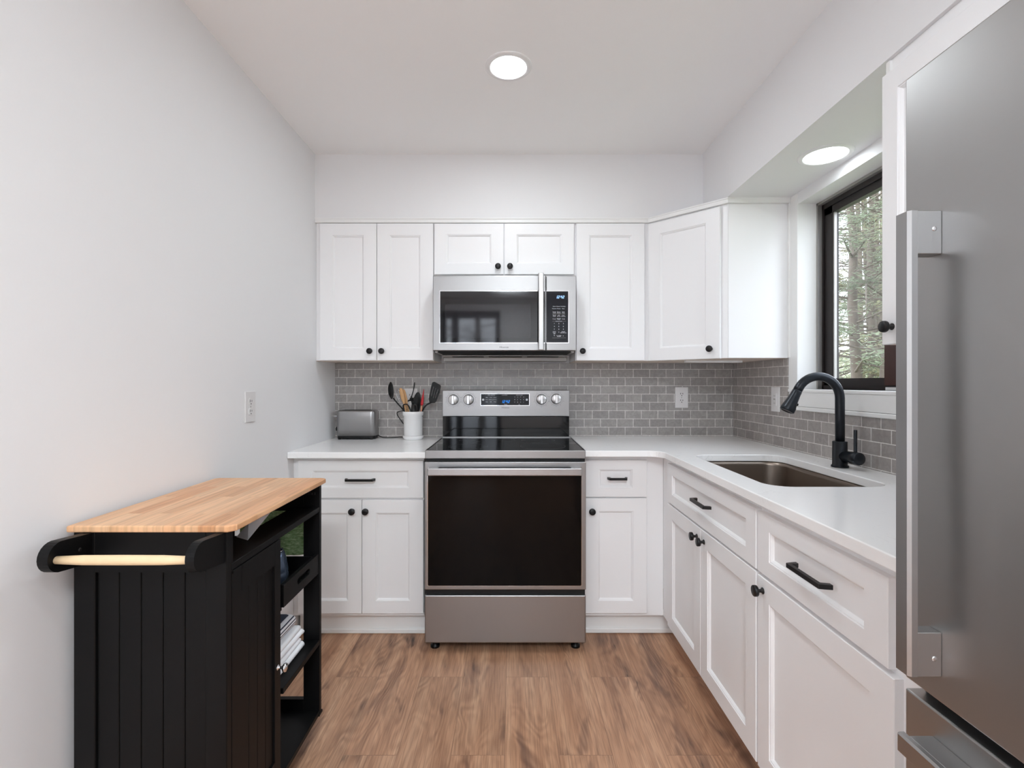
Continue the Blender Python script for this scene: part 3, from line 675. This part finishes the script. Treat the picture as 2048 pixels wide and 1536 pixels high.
knob(cdr, FC, .238, .438, .018, 'knob', 'chrome', [(.008, 0), (.008, .002), (.004, .004), (.0038, .012), (.007, .015), (.0125, .019), (.0135, .023), (.011, .027), (.001, .029)])
obj('hinge', MB(FC).box(-.001, .004, .806, .812, .0181, .0191), 'chrome', cdr)
tr = [plate('tray_front', [rrect(1.505, 1.778, .595, .663, .001, 1), rrect(1.600, 1.700, .622, .644, .0105, 6)[::-1]], -.705, -.692, .0008, 'cartblack', None, Matrix(((0, 0, 1, 0), (1, 0, 0, 0), (0, 1, 0, 0), (0, 0, 0, 1))))]
me = tr[0].data; mb = MB(); mb.add([v.co.copy() for v in me.vertices], [list(q.vertices) for q in me.polygons]); bpy.data.objects.remove(tr[0])
mb.box(-1.05, -.705, 1.505, 1.515, .596, .655).box(-1.05, -.705, 1.768, 1.778, .596, .655).box(-1.05, -1.04, 1.515, 1.768, .596, .655).box(-1.05, -.705, 1.515, 1.768, .596, .604)
obj('tray', mb, 'cartblack', c)
for y_ in (1.768, 1.497): obj('tray_runner', MB().box(-1.04, -.70, y_, y_+.011, .585, .595), 'cartblack', c)
hg = obj('bracket', MB().box(-.757, -.704, 1.770, 1.779, .876, .886, .001), 'blackpl', c)
obj('screw', MB().lathe([(.003, 0), (.003, .001)], (-.728, 1.770, .881), (0, -1, 0)).lathe([(.002, 0), (.002, .001)], (-.714, 1.770, .881), (0, -1, 0)), 'chrome', hg)
def arm(x0, x1):
    P = [(1.1995, .845), (1.1995, .915)]; cy, cz, r = 1.118, .8865, .0345
    P = [(1.1995, .842), (1.1995, .914)]+[(cy+r*math.cos(PI/2+PI*k/12), cz+r*math.sin(PI/2+PI*k/12)) for k in range(13)]
    m = MB(Matrix(((0, 0, 1, 0), (1, 0, 0, 0), (0, 1, 0, 0), (0, 0, 0, 1)))); m.prism(P, x0, x1); return m
obj('handle_arm', arm(-.7155, -.6955), 'cartblack', c); obj('handle_arm', arm(-1.040, -1.016), 'cartblack', c)
obj('handle_bar', MB().lathe([(.0085, 0), (.0108, .06), (.0112, .15), (.0108, .24), (.0085, .301)], (-1.0165, 1.105, .882), (1, 0, 0)), 'cream', c)
obj('bolt', MB().lathe([(.005, 0), (.004, .002), (.001, .002)], (-1.016, 1.165, .885), (1, 0, 0)), 'black', c)
for x, y in ((-1.0, 1.27), (-.775, 1.27), (-1.0, 1.72), (-.775, 1.72)):
    cs = MB().lathe([(.026, -.01), (.027, -.008), (.027, .008), (.026, .01)], (x, y, .027), (1, 0, 0)); cs.box(x-.014, x-.011, y-.012, y+.012, .02, .084).box(x+.011, x+.014, y-.012, y+.012, .02, .084).box(x-.018, x+.018, y-.018, y+.018, .078, .0838)
    obj('caster', cs, 'blackpl', c)
# things in the cart
def pillow(mb, x0, x1, y0, y1, z0, z1, seed=0, wob=.002):
    rnd = random.Random(seed); h = (z1-z0)/2; zc = (z0+z1)/2; rings = []; n = 8; w = [rnd.uniform(-wob, wob) for _ in range(64)]
    for k in range(n+1):
        a = -PI/2+PI*k/n; g = h*(1-math.cos(a))*.95; z = zc+h*math.sin(a)
        P = rrect(x0+g, x1-g, y0+g, y1-g, .012, 5)
        rings.append([(x+w[i % 64], y+w[(i*7) % 64], z+w[(i*3+k) % 64]*.15*math.cos(a)) for i, (x, y) in enumerate(P)])
    return mb.loft(rings)
zt = .3545
for k, (xr, yf, hh) in enumerate(((-.726, 1.744, .034), (-.734, 1.760, .036))):
    mb = MB(); pillow(mb, -1.0, xr, 1.53, yf, zt, zt+hh*.53, k); pillow(mb, -1.0, xr-.007, 1.53, yf-.010, zt+hh*.47, zt+hh, k+9)
    o = obj('folded_towel', mb, 'towelw', None, (-.85, 1.64, zt))
    tag(o, ('white folded terry towel lying directly on the cart shelf', 'white folded terry towel between the striped towel and the lowest one on the cart')[k], 'towel', 'folded towels on the cart'); zt += hh+.0006
mb = MB(); pillow(mb, -1.0, -.752, 1.545, 1.736, zt, zt+.050, 5, .001); o = obj('folded_towel', mb, 'towels', None, (-.87, 1.64, zt)); tag(o, 'blue and white striped towel on top of the white towels in the cart', 'towel', 'folded towels on the cart')
mg = empty('mug', (-.785, 1.640, .604), 'blue-grey steel mug standing in the pull-out tray of the cart', 'mug')
obj('cup', MB().lathe([(.030, 0), (.036, .004), (.043, .03), (.042, .06), (.034, .10), (.028, .118), (.0262, .118), (.032, .098), (.039, .06), (.034, .008), (.001, .006)], (-.785, 1.640, .6045)), 'mug', mg)
obj('rim', MB().lathe([(.0262, .1175), (.0272, .1200), (.0286, .1190), (.0286, .1175)], (-.785, 1.640, .6045), (0, 0, 1), 24, False), 'chrome', mg)
def cloth(x0, x1, z0, z1, y, amp, nx=40, nz=30, th=.003, seed=1):
    rnd = random.Random(seed); ph = [rnd.uniform(0, 6) for _ in range(4)]
    def Y(i, k): x = i/nx; z = k/nz; return y+amp*(math.sin(x*15+ph[0]+z*1.5)+.5*math.sin(x*31+ph[1]-z*2)+.4*math.sin(z*7+ph[2]+x*4))*(1-.6*z)
    fr_ = [(x0+(x1-x0)*i/nx, Y(i, k), z0+(z1-z0)*k/nz) for k in range(nz+1) for i in range(nx+1)]; n = len(fr_); bk = [(a, b+th, c_) for a, b, c_ in fr_]
    q = lambda i, k: k*(nx+1)+i
    fs = [[q(i, k), q(i+1, k), q(i+1, k+1), q(i, k+1)] for k in range(nz) for i in range(nx)]
    fs += [[n+j for j in f_[::-1]] for f_ in fs]
    for k in range(nz): fs += [[q(0, k), q(0, k+1), n+q(0, k+1), n+q(0, k)], [q(nx, k), n+q(nx, k), n+q(nx, k+1), q(nx, k+1)]]
    for i in range(nx): fs += [[q(i, 0), n+q(i, 0), n+q(i+1, 0), q(i+1, 0)], [q(i, nz), q(i+1, nz), n+q(i+1, nz), n+q(i, nz)]]
    return MB().add(fr_+bk, fs, True)
o = obj('hanging_towel', cloth(-1.01, -.735, .638, .912, 1.838, .0045), 'green', None, (-.87, 1.838, .912)); tag(o, 'green woven towel hanging behind the black cart, seen through its open side', 'towel')
pc = MB()
A, B_, C_, D_ = Vector((-.757, 1.425, .874)), Vector((-.694, 1.452, .9135)), Vector((-.746, 1.400, .8325)), Vector((-.795, 1.43, .8325))
n_ = Vector((.0003, -.0004, 0))
for tri in ((A, B_, C_), (A, C_, D_)):
    pc.add([p+n_ for p in tri]+[p-n_ for p in tri], [[0, 1, 2], [5, 4, 3], [0, 1, 4, 3], [1, 2, 5, 4], [2, 0, 3, 5]])
o = obj('folded_card', pc, 'paper', None, (-.75, 1.42, .8325)); tag(o, 'white folded paper card in the open slot under the butcher-block top', 'paper')

# ================================================================ worktop things
c = empty('toaster', (-.93, 3.0, ZTL), 'brushed steel two-slot toaster with black base on the countertop', 'toaster')
TX0, TX1, TY0, TY1 = -1.047, -.815, 2.948, 3.052
obj('base', MB().prism(rrect(TX0+.004, TX1-.004, TY0+.004, TY1-.004, .02, 5), ZTL+.006, ZTL+.022).box(TX0+.012, TX0+.026, TY0+.008, TY0+.02, ZTL, ZTL+.008).box(TX1-.03, TX1-.016, TY0+.008, TY0+.02, ZTL, ZTL+.008).box(TX0+.012, TX0+.026, TY1-.02, TY1-.008, ZTL, ZTL+.008).box(TX1-.03, TX1-.016, TY1-.02, TY1-.008, ZTL, ZTL+.008), 'blackpl', c)
rings = [[(x, y, z) for x, y in rrect(TX0+g, TX1-g, TY0+g, TY1-g, .028-g, 7)] for z, g in ((.961, 0), (1.100, 0), (1.108, .002), (1.1125, .007))]
sh = MB().loft(rings); obj('shell', sh, 'steelh', c)
obj('slots', MB().box(TX0+.03, TX1-.03, 2.972, 2.988, 1.1115, 1.1135).box(TX0+.03, TX1-.03, 3.012, 3.028, 1.1115, 1.1135).box(TX0+.02, TX1-.02, 2.960, 2.964, 1.111, 1.1138), 'blackpl', c)
obj('lever', MB().box(-1.073, -1.047, 2.975, 3.000, 1.072, 1.082, .003), 'chrome', c)
obj('browning_knob', MB().lathe([(.014, 0), (.013, .010), (.001, .011)], (-1.047, 2.99, 1.0), (-1, 0, 0)), 'blackpl', c)
cord = catmull([(-.818, 3.03, .958), (-.79, 3.04, .9425), (-.74, 3.04, .9415), (-.69, 3.045, .944), (-.655, 3.05, .946), (-.628, 3.052, .975), (-.67, 3.052, 1.03), (-.705, 3.05, 1.085), (-.690, 3.05, 1.102), (-.655, 3.048, 1.108), (-.628, 3.05, 1.125), (-.622, 3.05, 1.155), (-.612, 3.052, 1.170)], 6)
cable = obj('power_cord', MB().tube(cord, .0026, 8), 'blackpl', c)
obj('plug', MB().box(-.627, -.603, 3.044, 3.062, 1.163, 1.186, .004, 2), 'blackpl', c)

YC = 2.965
c = empty('utensil_crock', (-.589, YC, ZTL), 'white ceramic utensil crock on its saucer beside the stove', 'crock')
obj('saucer', MB().lathe([(.050, 0), (.055, .002), (.062, .016), (.0625, .024), (.060, .025), (.057, .019), (.001, .017)], (-.589, YC, ZTL), (0, 0, 1), 40), 'ceramic', c)
obj('pot', MB().lathe([(.052, .0175), (.0555, .022), (.0570, .142), (.0625, .146), (.0628, .166), (.0615, .168), (.0545, .168), (.052, .166), (.0515, .03), (.001, .028)], (-.589, YC, ZTL), (0, 0, 1), 40), 'ceramic', c)
def ellip(mb, cpt, axu, axv, n, a, b, t, k=24, dish=0.0):
    cpt, axu, axv, n = map(Vector, (cpt, axu, axv, n)); rings = []
    for s_, d_ in ((.02, t*.5-dish), (.6, t*.5-dish*.7), (.93, t*.4), (1, 0), (.93, -t*.4), (.6, -t*.5-dish*.7), (.02, -t*.5-dish)):
        rings.append([cpt+axu*a*s_*math.cos(2*PI*i/k)+axv*b*s_*math.sin(2*PI*i/k)+n*d_ for i in range(k)])
    return mb.loft(rings)
inside = lambda x, y=YC, z=.985: Vector((x, y, z))
G = 'utensils in the white crock'
def ut(name, label, top): return empty(name, top, label, 'utensil', G)
# ladle, leaning over the toaster side
p = at(786.5, 797, 2.95); c = ut('ladle', 'black ladle leaning over the cord side of the white crock', inside(-.56))
obj('handle', MB().tube(catmull([inside(-.565), at(808, 822, 2.95), at(797, 809, 2.95), p+Vector((0, 0, .002))], 6), .0042, 10), 'blackpl', c)
ellip(mb := MB(), at(782.3, 781, 2.95), (-.06, 0, 1), (.8, -.6, 0), Vector((-.8, -.45, 0)).normalized(), .052, .021, .006, dish=-.012); obj('bowl', mb, 'blackpl', c)
# whisk
c = ut('whisk', 'thin wire whisk between the ladle and the wooden spoons', inside(-.575, 2.985))
t0 = at(806, 812, 2.985); t1 = at(793, 777.5, 2.985); axd = (t1-t0); L = axd.length; axd.normalize(); sd = Vector((0, 1, 0)).cross(axd).normalized()
mb = MB()
for k in range(4):
    a = PI*k/4; s2 = sd*math.cos(a)+Vector((0, 1, 0))*math.sin(a)
    loop = [t0+axd*(L*.5*(1-math.cos(2*PI*i/32)))+s2*(.019*math.sin(2*PI*i/32)*(.4+.6*(.5*(1-math.cos(2*PI*i/32))))) for i in range(33)]
    mb.tube(loop, .0008, 6)
obj('wires', mb, 'chrome', c); obj('handle', MB().tube([inside(-.572, 2.985), t0], .005, 10), 'chrome', c)
# wooden utensils
for k, (tx, ty, bx, yy, lab, wd, ln) in enumerate(((801, 776, -.600, 2.955, 'flat pale wooden turner standing left of the other wooden spoon in the crock', .012, .055), (806.5, 779, -.590, 2.97, 'wooden spoon with a narrow bowl leaning behind the wooden turner', .011, .045))):
    c = ut('wooden_spoon', lab, inside(bx, yy)); tp = at(tx, ty, yy); bt = inside(bx, yy, .99); dd = (tp-bt).normalized()
    s2 = Vector((0, 1, 0)).cross(dd).normalized(); rings = []
    for s_, w_ in ((0, .005), (.55, .0055), (.66, .007), (.75, wd), (.92, wd), (.98, wd*.75), (1, wd*.3)):
        q = bt.lerp(tp, s_); rings.append([q+s2*w_*math.cos(2*PI*i/12)+Vector((0, 1, 0))*(.004 if s_ < .7 else .003)*math.sin(2*PI*i/12) for i in range(12)])
    obj('spoon_body', MB().loft(rings), 'woodl', c)
# slim black basting brush handle
c = ut('skewer_fork', 'slim black utensil handle standing straight in the middle of the crock', inside(-.582, 2.995))
obj('handle', MB().tube(catmull([inside(-.575, 2.995), at(823.8, 800, 2.995), at(823, 794, 2.995), at(827, 780, 2.995), at(829.3, 764.5, 2.995)], 5), [.0035]*11+[.003]*5+[.0036]*4+[.0025], 10), 'blackpl', c)
# can opener like tool with ring
c = ut('peeler', 'black and steel hand peeler with looped head low in the crock', inside(-.600, 2.94))
rg_ = [at(820.5, 803, 2.94)+Vector((.0125*math.cos(a), 0, .0085*math.sin(a))) for a in [PI*i/12 for i in range(13)]]
obj('grip', MB().tube(rg_, .0042, 10), 'blackpl', c); obj('blade', MB().box(rg_[0].x-.019, rg_[0].x-.007, 2.938, 2.942, 1.09, rg_[0].z+.003, .001), 'alu', c)
# looped black handle
c = ut('measuring_spoon', 'black looped handle curving around the wooden spoon bases', inside(-.620, 2.93))
obj('loop', MB().tube(catmull([at(808, 822, 2.93), at(806.5, 811, 2.93), at(811.5, 808.5, 2.93), at(816.5, 811, 2.93), at(822, 823, 2.93), at(823, 835, 2.93)], 6), .0038, 10), 'blackpl', c)
# solid black spoon
c = ut('serving_spoon', 'black solid serving spoon with a tall oval bowl in the crock', inside(-.565, 2.985))
ellip(mb := MB(), at(834, 806, 2.985), (.10, 0, 1), (1, 0, -.1), (0, -1, 0), .066, .024, .006, dish=.006); obj('bowl', mb, 'blackpl', c)
obj('handle', MB().tube([at(836, 824, 2.985), inside(-.562, 2.985, .99)], .0045, 10), 'blackpl', c)
c = ut('pasta_server', 'short rounded black spoon in front of the tall oval one', inside(-.585, 2.94))
ellip(mb := MB(), at(829, 818, 2.94), (-.05, 0, 1), (1, 0, .05), (0, -1, 0), .034, .019, .006, dish=.006); obj('bowl', mb, 'blackpl', c)
obj('handle', MB().tube([at(829, 826, 2.94), inside(-.588, 2.945, .99)], .0045, 10), 'blackpl', c)
# red silicone brush
c = ut('spatula', 'red silicone spatula with a pinkish wooden handle in the crock', inside(-.545, 2.96))
a0, a1, a2 = at(842.2, 826, 2.955), at(843.5, 811, 2.955), at(847.8, 778, 2.955); rings = []
for s_, w_ in ((0, .0055), (.1, .0085), (.45, .0075), (.6, .005), (.85, .0028), (1, .0012)):
    q = a1.lerp(a2, s_); rings.append([q+Vector((w_*math.cos(2*PI*i/12), .0035*math.sin(2*PI*i/12), 0)) for i in range(12)])
obj('head', MB().loft(rings), 'red', c); obj('handle', MB().tube([inside(-.546, 2.955, 1.0), a0, a1], .0048, 10), 'woodp', c)
# slotted turner
c = ut('slotted_turner', 'black slotted turner leaning towards the stove', inside(-.53, 2.965))
q = lambda x, y: ((x-1023)*2.955/F, CAMZ+(765.5-y)*2.955/F)
out = [q(866.5, 764.2), q(869, 763.8), q(880.5, 770), q(881.8, 773), q(880, 782), q(872.5, 803), q(869.5, 805.6), q(864.5, 806), q(858.8, 803.5), q(857.6, 798), q(862, 775), q(864.5, 765.5)]
sl = [[q(866.6, 773), q(867.8, 773.2), q(863.2, 793), q(862.0, 792.6)], [q(871, 775.6), q(872.2, 776), q(867, 796.5), q(865.8, 796.2)], [q(875.6, 778.4), q(876.8, 778.8), q(871, 797), q(869.8, 796.6)]]
plate('blade', [out]+sl, -.0015, .0015, .0005, 'blackpl', c, Matrix(((1, 0, 0, 0), (0, 0, -1, 2.955), (0, 1, 0, 0), (0, 0, 0, 1))))
obj('handle', MB().tube(catmull([inside(-.548, 2.965, 1.0), at(845, 823, 2.955), at(851, 812, 2.955), at(857, 807.5, 2.955), at(863, 804.5, 2.955)], 5), .0048, 10), 'blackpl', c)

# ================================================================ outlets and switch
def outlet(Fm, label, name='wall_outlet', kind='duplex'):
    loc = Fm @ Vector((0, 0, 0)); c = empty(name, loc, label, 'outlet' if kind == 'duplex' else 'switch')
    obj('cover_plate', MB(Fm).box(-.040, .040, -.064, .064, 0, .005, .002, 2), 'plate', c)
    if kind == 'duplex':
        for v0 in (.0205, -.0205):
            o = obj('socket', MB(Fm).prism(rrect(-.0165, .0165, v0-.0145, v0+.0145, .009, 5), .0045, .0068), 'plate', c)
            s_ = MB(Fm).box(-.0085, -.0055, v0-.001, v0+.0085, .0066, .0070).box(.0050, .0080, v0-.0005, v0+.0075, .0066, .0070).lathe([(.0028, 0), (.0028, .0004)], (0, v0-.0085, .0066))
            obj('slots', s_, 'blackvoid', o)
        obj('screw', MB(Fm).lathe([(.003, 0), (.0025, .001)], (0, 0, .005)), 'alu', c)
    else:
        o = obj('rocker', MB(Fm).box(-.0165, .0165, -.033, .033, .0045, .0085, .001), 'plate', c)
        obj('slots', MB(Fm).box(-.006, -.003, .014, .022, .0083, .0088).box(.003, .006, .014, .022, .0083, .0088).box(-.006, -.003, -.024, -.016, .0083, .0088).box(.003, .006, -.024, -.016, .0083, .0088).box(-.008, .008, -.002, .004, .0083, .0095), 'blackvoid' if False else 'alu', o)
    return c
outlet(frame((1.0525, 3.0668, 1.1865), (1, 0, 0), (0, -1, 0)), 'white duplex outlet on the tile behind the L-shaped countertop')
outlet(frame((-.6225, 3.0668, 1.1790), (1, 0, 0), (0, -1, 0)), 'white duplex outlet on the tile behind the utensil crock')
outlet(frame((XL+.0005, 2.064, 1.178), (0, 1, 0), (1, 0, 0)), 'white duplex outlet on the plain painted wall above the cart')
outlet(frame((XR-.0083, 2.571, 1.1920), (0, -1, 0), (-1, 0, 0)), 'white rectangular safety outlet on the tile beside the faucet', 'wall_outlet', 'gfci')['category'] = 'outlet'

# ================================================================ ceiling lights: two fixtures, then four unseen ones added for fill
def downlight(x, y, z, label, rr, re, mat='lamp0', group='recessed ceiling lights'):
    c = empty('recessed_light', (x, y, z), label, 'ceiling light', group)
    obj('trim_ring', MB().lathe([(re, 0), (re, .004), (re+.004, .006), (rr-.006, .0045), (rr, .0008), (rr, 0)], (x, y, z-.0002), (0, 0, -1), 48, False), 'white', c)
    obj('diffuser', MB().lathe([(re, .0018), (re, .0035), (.001, .0036)], (x, y, z-.0002), (0, 0, -1), 48), mat, c)
downlight(-.012, 1.99, ZC, 'round recessed light in the open ceiling in front of the stove', .094, .070)
downlight(1.262, 1.99, ZS, 'round recessed light in the soffit above the sink window', .100, .078, 'lamp1')
downlight(-.012, .25, ZC, 'round recessed light in the ceiling above the viewer', .094, .070, 'lamp2')  # fill lamp out of view, added to brighten the kitchen
downlight(-.012, -1.25, ZC, 'wide round flush light in the ceiling near the glazed door', .275, .245, 'lamp3')  # added unseen fill, widened to soften its glare in the steel
downlight(.85, -.9, ZC, 'round recessed light in the ceiling off to the refrigerator side', .094, .070, 'lamp4')  # out-of-view lamp put in for extra fill
downlight(.30, -.60, ZC, 'round recessed light in the ceiling just behind the viewer', .094, .070, 'lamp5')  # unseen lamp added to light the cabinet fronts

# ================================================================ outside
def blob_tree(loc, h, label, seed, leaf='leaf', n=2600, spread=1.0, low=.12, cat='tree', group='trees outside the window', nb=26):
    rnd = random.Random(seed); x, y, z = loc
    c = empty('pine_tree', loc, label, cat, group)
    mb = MB(); lean = rnd.uniform(-.3, .3); tp = Vector((x+lean, y+rnd.uniform(-.3, .3), z+h)); b0 = Vector(loc)
    mb.tube([b0.lerp(tp, k/6)+Vector((rnd.uniform(-.04, .04), rnd.uniform(-.04, .04), 0)) for k in range(7)], [.085*(1-k/7.0)*h/7+.015 for k in range(7)], 8)
    ends = []
    for k in range(nb):
        t = rnd.uniform(low, .98); p = b0.lerp(tp, t); a = rnd.uniform(0, 2*PI); L = (1.15-t)*spread*rnd.uniform(.9, 1.9)*h/6
        q1 = p+Vector((math.cos(a)*L*.5, math.sin(a)*L*.5, L*.10)); q2 = p+Vector((math.cos(a+.2)*L, math.sin(a+.2)*L, L*rnd.uniform(-.25, .3)))
        mb.tube([p, q1, q2], [.022, .013, .004], 5); ends.append((p, q1, q2))
        for j in range(9):
            s_ = rnd.uniform(.3, 1); r0 = q1.lerp(q2, s_) if s_ > .5 else p.lerp(q1, s_*2); a2 = a+rnd.choice((-1, 1))*rnd.uniform(.4, 1.1); l2 = L*rnd.uniform(.2, .5)
            r1 = r0+Vector((math.cos(a2)*l2, math.sin(a2)*l2, l2*rnd.uniform(-.3, .3))); mb.tube([r0, r1], [.007, .002], 4); ends.append((r0, r0.lerp(r1, .5), r1))
    obj('trunk', mb, 'bark', c, recalc=False)
    if n:
        lf = MB()
        for k in range(n*4):
            p, q1, q2 = rnd.choice(ends); s_ = rnd.random()**.7; o = p.lerp(q2, s_)+Vector((rnd.gauss(0, .07), rnd.gauss(0, .07), rnd.gauss(0, .06)))
            d_ = Vector((rnd.gauss(0, 1), rnd.gauss(0, 1), rnd.gauss(-.2, .6))).normalized()*rnd.uniform(.05, .11); e_ = d_.orthogonal().normalized()*rnd.uniform(.003, .008)
            lf.add([o-e_, o+e_, o+d_*.6+e_*1.2, o+d_, o+d_*.6-e_*1.2], [[0, 1, 2, 3, 4]])
        obj('foliage', lf, leaf, c, recalc=False)
    return c
# rising lawn
g = MB(); gx = [1.7+i*1.2 for i in range(22)]; gy = [-8+i*1.4 for i in range(30)]
hgt = lambda x, y: -.25+max(0, x-2.5)*.155+.06*math.sin(x*1.3+y*.7)+(max(0, x-9)*.05)
g.add([(x, y, hgt(x, y)) for y in gy for x in gx], [[j*22+i, j*22+i+1, (j+1)*22+i+1, (j+1)*22+i] for j in range(29) for i in range(21)], True)
struct('ground', g, 'grass')
names = ['tall pine closest to the kitchen window, feathery green crown', 'pine behind the closest one outside the window', 'bare-branched tree outside the window, showing sky between branches', 'pine at the far side of the lawn outside the window', 'slim leafless tree on the slope outside the window', 'pale bushy evergreen on the slope outside the window', 'thick-trunked pine partly hidden by the window frame', 'leafless tree high on the slope outside the window', 'distant pine on the crest outside the window']
spots = [(6.0, 8.6, 7, 'leaf', 4200, 1.15, .10, 34), (8.2, 11.2, 7.5, 'leaf2', 3800, 1.2, .1, 34), (6.3, 8.4, 7, 'leaf', 300, 1.0, .15, 40), (8.8, 12.0, 8, 'leaf2', 4200, 1.3, .05, 36), (7.6, 10.4, 7, 'leaf', 200, 1.0, .2, 42), (7.4, 11.2, 3.6, 'leaf2', 3400, 1.6, .03, 30), (6.2, 7.4, 7.5, 'leaf', 3400, 1.0, .3, 26), (9.6, 13.6, 8, 'leaf', 300, 1.2, .12, 44), (11.5, 15.5, 8, 'leaf', 3600, 1.6, .03, 36)]
for k, (x, y, h_, lf_, n_, sp_, lo_, nb_) in enumerate(spots): blob_tree((x, y, hgt(x, y)-.05), h_, names[k], 40+k, lf_, n_, sp_, lo_, nb=nb_)
for k, (x, y, h_) in enumerate(((8.4, 1.2, 8), (8.6, -2.6, 8), (9.4, 4.6, 9))):  # pines out of view, added to keep skylight off the corner cabinet's side
    blob_tree((x, y, hgt(x, y)-.05), h_, ['dense pine out on the lawn beyond the refrigerator-side half of the window', 'dense pine on the lawn farthest towards the refrigerator side', 'dense pine on the lawn between the window axis and the refrigerator side'][k], 70+k, 'leaf', 3600, 1.0, .03, nb=34)
# garden behind the glazed door, seen mirrored in the appliances
g = MB().box(-12, 8, -16, YR-.13, -.3, -.12); struct('ground', g, 'patio')  # slab kept pale so daylight bounces indoors
for k, (x, y, h_) in enumerate(((-2.2, -7.5, 7), (-.9, -9.0, 8), (-3.8, -8.6, 7), (.6, -8.2, 7))):
    blob_tree((x, y, -.15), h_, ['leafless tree behind the glazed door, nearest one', 'tall leafless tree behind the glazed door', 'leafless tree farther off behind the glazed door', 'leafless tree beyond the glazed door towards the refrigerator side'][k], 90+k, 'leaf', 0, 1.0, .1, group='trees behind the glazed door', nb=40)
